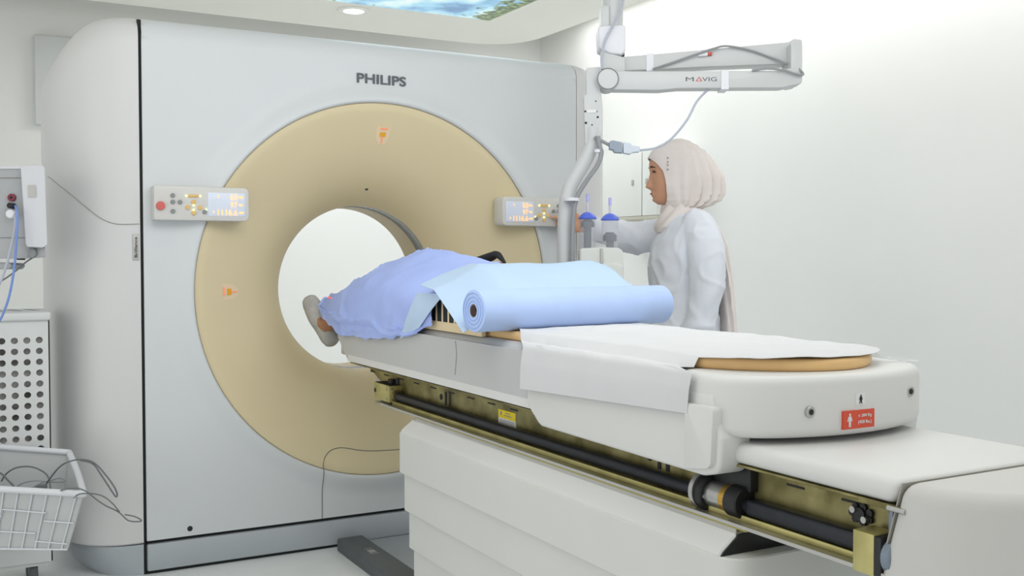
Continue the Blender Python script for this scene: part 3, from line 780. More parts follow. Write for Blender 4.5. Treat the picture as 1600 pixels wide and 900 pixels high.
# arms: near arm along the side, far arm bent up
add_tube(bm, [(-.14, -1.03, 1.05), (-.19, -.85, 1.02), (-.17, -.62, 1.03)], [.045, .04, .028], 12, 8, round_cap=True)
E1, W1 = Vector((.235, -.82, 1.075)), Vector((.222, -.665, 1.118))
add_tube(bm, [(.14, -1.03, 1.06), E1, W1], [.045, .038, .025], 12, 8, round_cap=True)
hd = (W1-E1).normalized()
add_tube(bm, [W1, W1+hd*.05+Vector((-.01, 0, .0))], [.026, .032], 12, 0, flat=.5, flatdir=(0, 0, 1), round_cap=True)
for k in range(4):
    o = Vector((-.024+.016*k, 0, 0)); L = (.052, .062, .058, .045)[k]
    a = W1+hd*.06+o; add_tube(bm, [a, a+hd*L*.5+Vector((0, 0, .004)), a+hd*L+Vector((0, 0, -.012))], [.0085, .008, .0065], 8, 4, round_cap=True)
add_tube(bm, [W1+hd*.015+Vector((-.02, 0, 0)), W1+hd*.05+Vector((-.045, 0, -.006)), W1+hd*.075+Vector((-.05, 0, -.012))], [.011, .009, .0075], 8, 4, round_cap=True)
obj('body', bake_remesh(bm, .007, 2), 'skin', PT, smooth=60)
hbm = bmesh.new(); add_lathe(hbm, [(.03, -.112), (.06, -.10), (.078, -.05), (.083, 0), (.079, .03), (.03, .035)], (0, 0, 0), 20)
merge(hbm, hbm.copy()) if False else None
h2 = bmesh.new(); merge(h2, hbm, Matrix.Translation((0, -1.262, .998)) @ Matrix.Rotation(pi/2, 4, 'X')); obj('hair', h2, 'black', PT)
# grey shoes
def shoe(heel, toe, an):
    bm = bmesh.new()
    add_tube(bm, [heel, heel.lerp(toe, .3), heel.lerp(toe, .65), toe], [.039, .040, .044, .037], 18, 8, flat=1.0, flatdir=(1, 0, 0), round_cap=True)
    add_tube(bm, [heel.lerp(toe, .16), heel.lerp(toe, .22)+(an-heel.lerp(toe, .3))*.42], [.036, .038], 16, 0)
    return obj('shoe', bake_remesh(bm, .005, 2, lambda p: .0012*nz(p, 40)), 'sock', PT, smooth=60)
shoe(FH, FT, AN); shoe(FH+Vector((.24, -.12, .10)), FT+Vector((.24, -.12, .03)), Vector((.06, -.05, .985)))
so = bmesh.new(); c = FH.lerp(FT, .40)+Vector((-.014, -.032, .004)); 
add_tube(so, [c+(FH-FT)*.17, c, c+(FT-FH)*.10], [.013, .019, .012], 14, 5, round_cap=True); obj('shoe_opening', so, 'skin', PT, label='brown skin showing in the grey shoe opening')
# gown: a draped shell over legs, hips and trunk
GS = [  # y, ridge x, ridge z, near x, near hem z, far x, far z
    (.13, -.175, .998, -.222, .955, -.09, .955), (.04, -.165, 1.026, -.238, .930, -.03, .95), (-.08, -.155, 1.056, -.252, .905, .03, .948),
    (-.22, -.150, 1.092, -.268, .880, .12, .948), (-.38, -.140, 1.136, -.272, .882, .20, .948), (-.52, -.09, 1.178, -.272, .885, .235, .948),
    (-.66, -.045, 1.196, -.272, .890, .25, .948), (-.80, -.005, 1.176, -.272, .908, .252, .948), (-.92, .02, 1.150, -.270, .925, .252, .948), (-1.06, .02, 1.130, -.262, .96, .25, .95)]
GS = GS[::-1]
def gown_f(u, v):
    y = -1.06+u*1.19
    g = [sum(interp(GS, y+d, k) for d in (-.06, -.03, 0, .03, .06))/5 for k in range(7)]
    xr, zr, xn, zn, xf, zf = g[1:]
    # cross-section: hem, shoulder of the drape, ridge, far side
    zs_ = max(zn+.03, .952)
    pts = [(xn-.004, zn), (xn-.003, zn+(zs_-zn)*.5), (xn+.002, zs_), (xn+.018, zs_+(zr-zs_)*.42), (xn+(xr-xn)*.42, zs_+(zr-zs_)*.74), (xn+(xr-xn)*.78, zr-.012), (xr, zr), (xr+(xf-xr)*.35, zr-.015-(zr-zf)*.10), (xr+(xf-xr)*.72, zr-(zr-zf)*.45), (xf, zf+.03), (xf+.004, zf)]
    q = v*(len(pts)-1); k = min(int(q), len(pts)-2); t = q-k
    a = pts[max(k-1, 0)]; b = pts[k]; c = pts[k+1]; d = pts[min(k+2, len(pts)-1)]
    cr_ = lambda i: .5*(2*b[i]+(c[i]-a[i])*t+(2*a[i]-5*b[i]+4*c[i]-d[i])*t*t+(3*b[i]-a[i]-3*c[i]+d[i])*t**3)
    x, z = cr_(0), cr_(1)
    fold = .012*nz((y*.8, v*.9+y*.5, 1), 3.0, 2)+.005*nz((y*.7+v*.6, v*.9, 3), 7, 4)+.014*crease((y*1.1-v*.5, v*1.1+y*.3, 2), 3.6, 6)+.009*crease((y*.9+v*.9, v*.8, 5), 6.5, 3)
    fold *= 1.0 if .1 < v < .9 else .5
    side = 1 if v < .5 else 0
    lift = .35+.45*sin(pi*v)
    return (x-1.1*(1-2*v)*fold, y+.006*nz((v*3, y, 0), 2, 8), z+fold*lift*(0 if v < .06 or v > .94 else 1)+(.010*nz((y*5, 0, 0), 3, 1) if v < .06 else 0))
bm = bmesh.new(); add_sheet(bm, gown_f, 110, 60, .002); gw = obj('gown', bm, 'gown', PT, smooth=70)
# rolled hem at the foot of the gown
hp = [Vector(gown_f(1, v)) for v in (0, .1, .2, .3, .4, .5, .6, .7, .8)]
tube('gown_hem', hp, .007, 'gown', gw, n=10)
tube('laser_mark', [Vector(gown_f(.955, .38))+Vector((-.002, -.002, .003)), Vector(gown_f(.93, .36))+Vector((-.002, -.002, .003)), Vector(gown_f(.89, .34))+Vector((-.002, -.002, .003))], .003, 'laser', gw, n=8)
# black cuff on the far forearm
bm = bmesh.new(); add_tube(bm, [on(728, 416, 'x', .16), on(745, 409, 'x', .18), on(765, 402, 'x', .2), on(777, 398, 'x', .21), on(789, 411, 'x', .222)], [.010, .022, .022, .016, .006], 10, 6, flat=.8, flatdir=(0, 0, 1))
obj('sleeve', bm, 'blackcloth', PT, label='black sleeve')
# pale blue underpad showing between gown and sheet
def under_f(u, v):
    a = Vector((-.270, -.82, .905)).lerp(Vector((-.276, -.99, .952)), v) ; b = Vector((-.285, -.99, 1.06)).lerp(Vector((-.272, -1.16, 1.06)), v)
    p = a.lerp(b, u); p.x -= .012*sin(pi*u)*sin(pi*v*.8+.3); return p
bm = bmesh.new(); add_sheet(bm, under_f, 16, 10, .0015)
tag(obj('underpad', bm, 'under', smooth=60, origin=(-.27, -.95, .95)), 'light blue sheet edge hanging beside the gown over the couch side', 'sheet')

# ================================================================== WOMAN
DW = 4.3; SW = DW/FPX
O = pt(1085, 399, DW); O.z = 0
Ff = Vector((-RT.x, -RT.y, 0)); Ll = Vector((-sin(YAW), -cos(YAW), 0))
def W(f, l, z): return O+Ff*f+Ll*l+Vector((0, 0, z))
WN = empty('person', O, 'woman in off-white headscarf and pale lab coat reaching to the scanner keys', 'person')
HEAD = [  # z, front, back, half width
    (1.388, .150, .085, .026), (1.396, .163, .075, .036), (1.404, .172, .066, .043), (1.415, .175, .055, .050), (1.430, .177, .035, .058), (1.445, .178, .022, .064), (1.465, .182, .010, .070),
    (1.490, .184, .003, .074), (1.510, .185, .0, .076), (1.524, .186, -.002, .077), (1.540, .193, -.004, .078), (1.560, .193, -.004, .078), (1.580, .188, .0, .076), (1.600, .175, .008, .069), (1.615, .155, .022, .056), (1.625, .130, .045, .038), (1.629, .105, .07, .015)]
NOSE = [(1.388, 0), (1.398, .003), (1.406, .007), (1.414, .003), (1.419, -.003), (1.425, .006), (1.430, .008), (1.4335, .002), (1.438, .009), (1.443, .006), (1.448, .003), (1.453, .012), (1.458, .024), (1.464, .030), (1.471, .026), (1.485, .018), (1.500, .011), (1.516, .006), (1.526, .003), (1.54, 0), (1.63, 0)]
NW = [(1.388, .02), (1.41, .02), (1.425, .022), (1.44, .02), (1.449, .012), (1.454, .016), (1.462, .015), (1.475, .010), (1.52, .009), (1.54, .02), (1.63, .02)]
bm = bmesh.new(); rings = []
for i in range(81):
    z = 1.388+(1.629-1.388)*i/80; fr, bk, hw = (interp(HEAD, z, c) for c in (1, 2, 3)); fc_ = .092; rg = []
    for k in range(64):
        a = 2*pi*k/64; c, s = cos(a), sin(a)
        cx = abs(c)**.85*(1 if c > 0 else -1); f = fc_+(fr-fc_)*cx if c > 0 else fc_+(fc_-bk)*cx; l = hw*math.copysign(abs(s)**.92, s)
        if c > 0:
            f += interp(NOSE, z)*math.exp(-(l/interp(NW, z))**2)
            f -= .007*math.exp(-((abs(l)-.032)/.012)**2-((z-1.522)/.010)**2)      # eye sockets
        rg.append(W(f, l, z))
    rings.append(rg)
add_loft(bm, rings)
add_tube(bm, [W(.07, 0, 1.43), W(.055, 0, 1.36), W(.035, 0, 1.29)], [.052, .052, .062], 20, 6)
# trunk, pelvis, legs
def oval(f, z, a, b, n=28): return [W(f+a*cos(2*pi*k/n), b*sin(2*pi*k/n), z) for k in range(n)]
add_loft(bm, [oval(.03, 1.335, .05, .07), oval(.03, 1.30, .085, .155), oval(.035, 1.22, .10, .165), oval(.045, 1.12, .105, .15), oval(.035, 1.0, .09, .13), oval(.03, .90, .10, .155), oval(.02, .80, .105, .165), oval(.02, .74, .09, .15)])
for s in (-1, 1):
    add_tube(bm, [W(.03, s*.085, .80), W(.035, s*.09, .45), W(.01, s*.09, .08)], [.085, .058, .038], 16, 8)
    add_tube(bm, [W(-.04, s*.09, .045), W(.06, s*.095, .04), W(.16, s*.10, .03)], [.036, .036, .026], 14, 5, round_cap=True)
# near arm hanging
SHL, ELL, WRL = W(-.0, .155, 1.285), W(-.012, .205, 1.03), W(.04, .20, .80)
add_tube(bm, [SHL, ELL, WRL], [.05, .040, .026], 14, 8, round_cap=True)
# far arm reaching forward to the keys
SHR, ELR = W(.04, -.150, 1.275), W(.25, -.20, 1.235); WRR = W(.455, -.16, 1.303)
add_tube(bm, [SHR, ELR, WRR], [.05, .042, .026], 14, 8, round_cap=True)
def hand(wr, fwd, side, palm_n, curl, point=None):
    """palm, five tapering fingers with knuckle bends; side = direction of the thumb"""
    fwd, side, palm_n = (Vector(x).normalized() for x in (fwd, side, palm_n))
    add_tube(bm, [wr-fwd*.01, wr+fwd*.04, wr+fwd*.085], [.026, .034, .036], 14, 5, flat=.42, flatdir=palm_n, round_cap=True)
    for k, (o, L) in enumerate(((.026, .072), (.009, .080), (-.008, .075), (-.025, .058))):
        a = wr+fwd*.085+side*o
        if k == 0 and point is not None:
            t = Vector(point); m1 = a.lerp(t, .45)-palm_n*.008; add_tube(bm, [a, m1, t], [.0092, .0085, .0068], 10, 5, round_cap=True); continue
        c = curl
        d1 = (fwd*cos(c*.5)+palm_n*sin(c*.5)); d2 = (fwd*cos(c*1.3)+palm_n*sin(c*1.3)); d3 = (fwd*cos(c*2.0)+palm_n*sin(c*2.0))
        p1 = a+d1*L*.45; p2 = p1+d2*L*.32; p3 = p2+d3*L*.25
        add_tube(bm, [a, p1, p2, p3], [.0092, .0085, .0078, .0066], 10, 5, round_cap=True)
    a = wr+fwd*.018+side*.024
    add_tube(bm, [a, a+(fwd*.6+side*.75).normalized()*.032+palm_n*.006, a+(fwd*.6+side*.75).normalized()*.036+fwd*.028+palm_n*.016], [.0135, .011, .0085], 10, 5, round_cap=True)
TIP = on(862, 340, 'y', -.073)
fw_h = (W(.60, -.17, 1.32)-WRR).normalized()
hand(WRR, fw_h, (0, 0, 1), (Ll*.2-Vector((0, 0, .1))-Ll*1.0), 1.25, TIP)
hand(WRL, (WRL-ELL).normalized(), Ff, -Ll, .45)
body = obj('body', bake_remesh(bm, .0048, 1), 'skin2', WN, smooth=70)
# face details
for s in (-1, 1):
    b2 = bmesh.new(); add_tube(b2, [W(.187, s*.016, 1.541), W(.188, s*.032, 1.546), W(.170, s*.052, 1.540)], [.0028, .0036, .0016], 8, 5); obj('eyebrow', b2, 'brow', WN)
    b2 = bmesh.new(); add_tube(b2, [W(.180, s*.020, 1.5235), W(.179, s*.033, 1.526), W(.166, s*.047, 1.5225)], [.0020, .0036, .0016], 8, 5); e = obj('eye', b2, 'brow', WN)
b2 = bmesh.new(); add_tube(b2, [W(.160, -.022, 1.4335), W(.1825, -.008, 1.4350), W(.1845, 0, 1.4340), W(.1825, .008, 1.4350), W(.160, .022, 1.4335)], [.0015, .0035, .004, .0035, .0015], 8, 5); obj('lips', b2, 'lip', WN)
# lab coat
def oc(f, z, a, b, n=36, p=.9): return [W(f+a*math.copysign(abs(cos(2*pi*k/n))**p, cos(2*pi*k/n)), b*math.copysign(abs(sin(2*pi*k/n))**p, sin(2*pi*k/n)), z) for k in range(n)]
bm = bmesh.new()
add_loft(bm, [oc(.035, 1.345, .055, .085), oc(.03, 1.33, .075, .13), oc(.03, 1.30, .095, .175), oc(.04, 1.24, .118, .19), oc(.052, 1.18, .132, .188), oc(.056, 1.11, .134, .18), oc(.05, 1.03, .134, .178), oc(.046, .95, .138, .186), oc(.044, .86, .148, .20), oc(.04, .70, .16, .21), oc(.04, .56, .165, .215), oc(.04, .54, .16, .21)])
add_tube(bm, [W(.006, .135, 1.295), W(-.008, .19, 1.20), W(-.012, .215, 1.04), W(.02, .21, .90), W(.04, .205, .82)], [.070, .074, .066, .058, .052], 18, 8, round_cap=True)
add_tube(bm, [W(.045, -.13, 1.275), W(.14, -.18, 1.262), W(.25, -.205, 1.255), W(.35, -.185, 1.277), W(.435, -.165, 1.298)], [.074, .074, .068, .060, .047], 18, 8)
def coat_w(p):
    q = p-O; f = q.dot(Ff); l = q.dot(Ll); z = q.z
    w = .006*nz((f*1.4+z*.5, l*1.4, z*.7), 7, 3)+.009*crease((f+z*.6, l, z*.8-f*.6), 5, 7)+.006*crease((f-z*.5, l*1.2, z*.7+f*.4), 8, 2)
    if f > .12 and z > 1.15: w += .005*sin(50*f+30*(z-1.2)+6*nz((f, l, z), 5, 4))*max(0, nz((f, l, z), 6, 2)+.1)
    if l > .12 and z < 1.2: w += .004*sin(45*z+55*f+6*nz((f, l, z), 5))*max(0, nz((f, l, z), 5, 9)+.1)
    return w
ct = obj('lab_coat', bake_remesh(bm, .009, 2, coat_w), 'coat', WN, smooth=70)
bm = bmesh.new()
for i in range(3): add_cyl(bm, W(.187-.004*i, -.02, 1.13-.11*i), W(.194-.004*i, -.02, 1.13-.11*i), .008, 14)
obj('coat_button', bm, 'paperw', ct)
# trousers, shoes
for s in (-1, 1):
    bm = bmesh.new(); add_tube(bm, [W(.03, s*.09, .62), W(.035, s*.09, .45), W(.015, s*.09, .07)], [.085, .075, .07], 18, 6); obj('trouser_leg', bm, 'trouser', WN)
    bm = bmesh.new(); add_tube(bm, [W(-.05, s*.09, .045), W(.05, s*.095, .045), W(.17, s*.10, .036)], [.043, .044, .034], 16, 6, round_cap=True); obj('shoe', bm, 'shoe', WN)
# headscarf: shell with a face opening
HJ = [  # z, front, back, half width, front edge limit on the near side
    (1.372, .128, -.015, .066, .128), (1.392, .136, -.060, .075, .126), (1.41, .15, -.088, .080, .125), (1.44, .17, -.106, .084, .127), (1.47, .19, -.112, .088, .131), (1.50, .195, -.108, .090, .137), (1.525, .198, -.098, .091, .144), (1.548, .200, -.086, .091, .160), (1.566, .199, -.076, .090, .178),
    (1.582, .197, -.062, .088, .196), (1.605, .184, -.042, .080, .30), (1.63, .160, -.010, .064, .3), (1.65, .125, .02, .044, .3), (1.662, .085, .055, .018, .3)]
def scarf_f(u, v):
    z = 1.372+u*(1.662-1.372); fr, bk, hw, lim = (sinterp(HJ, z, c) if c != 4 else interp(HJ, z, c) for c in (1, 2, 3, 4)); fc_ = .06
    q = min(1, max(0, (lim-fc_)/(fr-fc_))); a0 = math.acos(q) if q < 1 else 0
    a = a0+(2*pi-2*a0)*v; c, s = cos(a), sin(a)
    f = fc_+(fr-fc_)*c if c > 0 else fc_+(fc_-bk)*c; l = hw*math.copysign(abs(s)**.9, s)
    bkw = max(0, -c+.45); lo = max(0, 1-(z-1.37)/.2)
    d = .012*sin(17*a+5*z+1.6*sin(3*a))*min(1, bkw)*(.25+1.2*lo)+.003*nz((f, l, z), 18, 3)
    k = 1+d/.09
    return W(fc_+(f-fc_)*k, l*k, z)
bm = bmesh.new(); add_sheet(bm, scarf_f, 60, 110, .0035); hj = obj('headscarf', bm, 'hijab', WN, smooth=70)
bm = bmesh.new()
for z in (1.578, 1.560, 1.548, 1.53): 
    add_cyl(bm, W(.128, .083, z), W(.128, .090, z), .0032, 10)
obj('scarf_pin', bm, 'greykey', hj)
# wrap round the neck and over the shoulder
WRP = [(1.402, .055, .066, .062), (1.385, .056, .080, .074), (1.365, .055, .088, .084), (1.345, .054, .098, .098), (1.325, .055, .106, .112), (1.305, .058, .108, .118), (1.288, .062, .100, .105)]
rings = []
for i in range(37):
    z = 1.402-(1.402-1.288)*i/36; fcn, a, b = (interp(WRP[::-1], z, c) for c in (1, 2, 3)); rg = []
    for k in range(72):
        t_ = 2*pi*k/72; d = .006*sin(95*(z+.10*cos(t_+.6)))+.003*nz((cos(t_), sin(t_), z*8), 3, 4)
        zz = z-.020*max(0, cos(t_))*(i/36)-.012*max(0, -cos(t_))*(1-i/36)
        rg.append(W(fcn+(a+d)*cos(t_), (b+d)*sin(t_), zz))
    rings.append(rg)
bm = bmesh.new(); add_loft(bm, rings); obj('scarf_wrap', bm, 'hijab', WN, smooth=70)
# tail of the scarf hanging down the back
rings = []
for i in range(50):
    t_ = i/49; z = 1.352-t_*(1.352-.80)
    f0 = interp([(0, -.005), (.06, -.040), (.12, -.070), (.25, -.100), (.5, -.122), (1, -.136)], t_); th = interp([(0, .035), (.1, .030), (.4, .028), (1, .036)], t_); wd = interp([(0, .07), (.2, .10), (1, .13)], t_)
    rg = []
    for k in range(40):
        a = 2*pi*k/40; d = .007*sin(9*a+2*sin(5*t_))
        rg.append(W(f0+(th+d*.4)*cos(a), .02+(wd+d)*sin(a), z))
    rings.append(rg)
bm = bmesh.new(); add_loft(bm, rings); obj('scarf_tail', bm, 'hijab', WN, smooth=70)

# ================================================================== CEILING ARM
DA = 4.0
def A(u, v, d=DA): return pt(u, v, d)
Nv = -FW                                                       # towards the viewer
def slab(bm, pts, d0, d1, bev=.004, seg=2, along=None):
    """a plate with the given outline between two depths"""
    t = bmesh.new(); a = [t.verts.new(A(u, v, d0)) for u, v in pts]; b = [t.verts.new(A(u, v, d0)+(along or FW)*(d1-d0)) for u, v in pts]; n = len(pts)
    t.faces.new(a); t.faces.new(b[::-1])
    for i in range(n): t.faces.new((a[i], b[i], b[(i+1) % n], a[(i+1) % n]))
    bmesh.ops.recalc_face_normals(t, faces=t.faces); bevel_sharp(t, bev, seg, 40); merge(bm, t)
def slabo(name, pts, d0, d1, m, parent, bev=.004, seg=2, along=None): 
    bm = bmesh.new(); slab(bm, pts, d0, d1, bev, seg, along); return obj(name, bm, m, parent)
top = A(957, 20, 4.05); AR = empty('ceiling_support_arm', (top.x, top.y, ZD), 'white jointed support arm hanging from the ceiling above the woman', 'support arm')
cx, cy = top.x, top.y
col_u = lambda u: (u-957)*DA/FPX
def vcol(name, u0, u1, v0, v1, m, dep=.0, r=None, par=AR):
    c = A((u0+u1)/2, v0, 4.05+dep); zt = c.z if v0 > -900 else ZD; zb = A((u0+u1)/2, v1, 4.05+dep).z
    r = r or (u1-u0)/2*4.05/FPX; return cyl(name, (c.x, c.y, zb), (c.x, c.y, zt), r, m, par, n=32, bev=.004)
cyl('ceiling_plate', (cx, cy, ZD-.03), (cx, cy, ZD), .13, 'bar', AR, n=40, bev=.006)
cyl('column', (cx, cy, A(957, 60, 4.05).z), (cx, cy, ZD-.03), .042, 'bar', AR, n=32)
slabo('column_fin', rpoly([(939, 8), (952, 8), (952, 45), (939, 45)], 3), 4.0, 4.08, 'bar', AR)
slabo('column_collar', rpoly([(934, 40), (978, 38), (978, 78), (972, 85), (952, 83), (936, 74)], 6), 3.99, 4.11, 'barsh', AR, .008, 3)
vcol('joint_ring', 951, 976, 82, 89, 'rubber', 0)
slabo('joint_block', rpoly([(940, 74), (958, 84), (977, 90), (977, 112), (942, 112)], 4), 4.0, 4.09, 'bar', AR)
slabo('upper_arm', rpoly([(958, 90), (1020, 85), (1232, 66), (1240, 61), (1253, 62), (1254, 101), (1230, 99), (1100, 104), (960, 111)], [3, 3, 5, 3, 4, 4, 4, 4, 3]), 4.03, 4.11, 'bar', AR, .006)
slabo('lower_arm', rpoly([(952, 110), (1000, 111), (1215, 110), (1246, 104), (1254, 108), (1254, 130), (1222, 137), (1060, 138), (1030, 141), (952, 140)], [6, 4, 4, 4, 4, 6, 6, 6, 6, 10]), 3.96, 4.03, 'bar', AR, .006)
slabo('elbow_joint', rpoly([(1236, 66), (1254, 66), (1254, 128), (1240, 131), (1236, 118)], 3), 3.965, 4.105, 'bar', AR)
hubc = A(950, 123, 3.95); cyl('shoulder_hub', hubc, hubc+FW*.10, .0415, 'bar', AR, n=36, bev=.004)
hr = bmesh.new(); add_tube(hr, [hubc+Nv*.0005+RT*(.041*cos(q))+UP*(.041*sin(q)) for q in [2*pi*k/40 for k in range(41)]], .0014, 6, 0); obj('hub_joint', hr, 'line', AR)
# bands and logo
slabo('arm_band', [(1127, 109), (1139, 109), (1139, 139.5), (1127, 139.5)], 3.955, 4.035, 'barsh', AR, .001, 1)
slabo('arm_band', [(1010, 84), (1022, 83), (1022, 110.5), (1010, 111)], 4.025, 4.115, 'barsh', AR, .001, 1)
slabo('arm_clip', rpoly([(1090, 80), (1106, 79), (1106, 87), (1091, 88)], 2), 4.015, 4.03, 'barsh', AR, .001, 1)
slabo('clip_tip', rpoly([(1106, 82), (1113, 81), (1113, 86), (1106, 86)], 1), 4.016, 4.03, 'mavred', AR, .001, 1)
px = 3.96/FPX
def logo(s, u0, u1, m): text('logo_lettering', s, (u1-u0)*px, 6.5*px, A(u0, 127, 3.9595), RT, UP, m, AR, depth=.0006)
logo('M', 1071.5, 1084, 'letter'); logo('\u0394', 1087, 1097.5, 'mavred'); logo('VIG', 1097, 1120, 'letter')
# mounting plate with holes
mp = slabo('mounting_plate', rpoly([(916, 106), (938, 104), (938, 140), (940, 148), (941, 205), (934, 225), (914, 225), (912, 150), (916, 148)], 2), 3.98, 4.02, 'bar', AR, .003)
bm = bmesh.new()
for u, v, r in ((931, 158, 1.2), (914.5, 174, 1.6), (925, 174, 1.6), (932, 174, 1.6), (934, 183, 1.8), (915.5, 192, 2.0), (925, 195, 1.2)):
    c = A(u, v, 3.979); add_cyl(bm, c, c+FW*.003, r*px, 10)
obj('plate_holes', bm, 'ink', mp)
slabo('plate_rail', [(917, 171.5), (932, 171.5), (932, 176), (917, 176)], 3.9775, 3.981, 'paperw', mp, 0)
# bent carrier tube
tb = [A(926, 200, 4.0), A(925, 222, 4.0), A(917, 245, 4.0), A(902, 272, 4.0), A(890, 295, 4.0), A(884, 322, 4.0), A(882, 360, 4.0), A(882, 410, 4.0), A(883, 460, 4.0), A(890, 492, 4.0), A(915, 503, 4.0), A(940, 503, 4.0)]
tube('carrier_tube', tb, .0285, 'bar', AR, n=20)
# cables
ct_ = [A(929, 213, 3.955), A(931, 228, 3.955), A(934, 240, 3.955), A(928, 258, 3.955), A(914, 278, 3.955), A(901, 298, 3.955), A(895, 312, 3.955), A(891, 330, 3.955), A(889, 370, 3.955), A(889, 430, 3.955)]
tag(tube('tube_cable', [p+RT*.014 for p in ct_], .009, 'cableg', n=12), 'thick grey cable running down along the bent white tube', 'cable')
for u, v in ((934, 236), (893, 312)): 
    c = A(u, v, 3.96); cyl('cable_tie', c-UP*.006, c+UP*.006, .030 if u < 900 else .014, 'barsh', AR, n=16)
tag(tube('column_cable', [A(975, -60, 3.99), A(974, 0, 3.985), A(968, 22, 3.98), A(955, 45, 3.975), A(945, 65, 3.97), A(941, 88, 3.965), A(940, 108, 3.95)], .0048, 'cable', n=10), 'thin pale cable looping down the ceiling column of the arm', 'cable')
tag(tube('arm_cable', [A(1020, 108, 4.02), A(1050, 98, 4.015), A(1090, 84, 4.01), A(1115, 76, 4.012), A(1135, 72, 4.016), A(1170, 78, 4.018), A(1205, 90, 4.018), A(1230, 100, 4.0)], .0042, 'cableg', n=10), 'thin grey cable lying along the upper bar of the arm', 'cable')
tag(tube('elbow_cable', [A(1175, 110, 3.955), A(1200, 107, 3.95), A(1225, 110, 3.945), A(1245, 116, 3.945), A(1255, 116, 3.955), A(1248, 108, 3.965), A(1232, 99, 4.01)], .0048, 'cableg', n=10), 'grey cable looping at the elbow end of the arm', 'cable')
cp_ = empty('connector_cable', A(975, 230), 'pale cable with grey plug connectors hanging from the arm\'s lower bar', 'cable')
tube('cable', [A(1110, 138, 3.99), A(1100, 146, 3.98), A(1088, 160, 3.97), A(1075, 185, 3.96), A(1060, 205, 3.96), A(1045, 220, 3.96), A(1025, 231, 3.96), A(1000, 235, 3.96)], .0046, 'cable', cp_, n=10)
tube('cable', [A(929, 214, 3.96), A(938, 219, 3.955), A(953, 227, 3.955)], .0065, 'cableg', cp_, n=10)
slabo('plug', [(952, 221), (957, 219), (972, 222), (973, 239), (960, 238), (958, 234), (952, 233)], 3.94, 3.97, 'plugd', cp_, .002, 1)
slabo('plug', [(974, 222), (986, 224), (987, 227), (1000, 229), (1000, 237), (988, 238), (985, 241), (974, 239)], 3.94, 3.97, 'plugl', cp_, .002, 1)
# ================================================================== INJECTOR
ib = A(938, 470, 4.0); IN = empty('contrast_injector', (ib.x, ib.y, 0), 'white contrast injector head with two upright syringes beside the couch', 'injector')
slabo('injector_head', rpoly([(906, 388), (940, 386), (966, 387), (974, 392), (976, 470), (974, 520), (908, 520), (905, 470)], [5, 3, 5, 8, 5, 8, 8, 5]), 3.93, 4.06, 'injw', IN, .010, 3)
slabo('head_front', rpoly([(938, 412), (960, 409), (974, 414), (976, 470), (974, 515), (940, 515)], 6), 3.915, 3.94, 'injw', IN, .008, 3)
slabo('head_ridge', [(938, 388), (942, 388), (943, 412), (938, 412)], 3.922, 3.94, 'strip', IN, .002, 1)
lb = slabo('blue_label', rpoly([(951, 433), (972, 433), (973, 452), (970, 470), (952, 470)], 2), 3.9125, 3.917, 'labelblue', IN, 0)
text('label_mark', 'ct', 9*px, 8*px, A(957, 443, 3.912), RT, UP, 'paperw', lb); 
def syringe(u, vb, vt, tipv, plv0, plv1):
    r = 13.0*4.0/FPX; c = A(u, vb, 3.985); zb, zt = c.z-.006, A(u, vt, 3.985).z; s = empty('syringe', (c.x, c.y, zb))
    q = (c.x, c.y, 0)
    bm = bmesh.new(); add_lathe(bm, [(r, zb), (r, zt), (r-.0025, zt), (r-.0025, zb)], q, 28); 
    bm.free(); bm = bmesh.new(); n = 28
    add_loft(bm, [[Vector((c.x+rr*cos(2*pi*k/n), c.y+rr*sin(2*pi*k/n), z)) for k in range(n)] for rr, z in ((r-.0025, zb), (r, zb), (r, zt), (r-.0025, zt), (r-.0025, zb))], cap=False)
    bmesh.ops.remove_doubles(bm, verts=bm.verts, dist=1e-5); obj('barrel', bm, 'glass', s)
    z0, z1 = A(u, plv0, 3.985).z, A(u, plv1, 3.985).z
    bm = bmesh.new(); add_lathe(bm, [(r*.78, z1), (r*.80, z1+.004), (r*.80, z0-.012), (r*.45, z0)], q, 24); obj('plunger', bm, 'plunger', s)
    cyl('plunger_rod', (c.x, c.y, zb), (c.x, c.y, z1), r*.46, 'plunger', s, n=20)
    bm = bmesh.new(); add_lathe(bm, [(r*1.05, zt-.004), (r*1.12, zt), (r*1.05, zt+.004), (r*.85, zt+.012), (r*.5, zt+.021), (r*.2, zt+.024)], q, 28); obj('blue_cap', bm, 'blue', s)
    zt2 = A(u, tipv, 3.985).z
    cyl('nozzle', (c.x, c.y, zt+.02), (c.x, c.y, zt2-.022), .0048, 'nozzle', s, n=12)
    cyl('nozzle_cap', (c.x, c.y, zt2-.030), (c.x, c.y, zt2), .0065, 'tipl', s, n=14, bev=.002)
    return s
s = syringe(918, 388, 341, 303, 343, 355); tag(s, 'left syringe on the injector, plunger pushed to the top under its blue cap', 'syringe', 'syringes on the injector')
s = syringe(953, 388, 343, 309, 363, 377); tag(s, 'right syringe on the injector, plunger about half way up', 'syringe', 'syringes on the injector')
# injector pedestal on castors
cyl('stand_post', (ib.x, ib.y, .08), (ib.x, ib.y, .93), .022, 'bar', IN, n=20)
cyl('stand_hub', (ib.x, ib.y, .06), (ib.x, ib.y, .12), .045, 'bar', IN, n=24, bev=.005)
for k in range(5):
    a = 2*pi*k/5+.3; e = Vector((ib.x+.24*cos(a), ib.y+.24*sin(a), .07)); tube('stand_leg', [(ib.x, ib.y, .09), e], .018, 'bar', IN, n=10, smooth=0)
    cyl('castor', (e.x-.012*sin(a), e.y+.012*cos(a), .03), (e.x+.012*sin(a), e.y-.012*cos(a), .03), .03, 'rubber', IN, n=20)

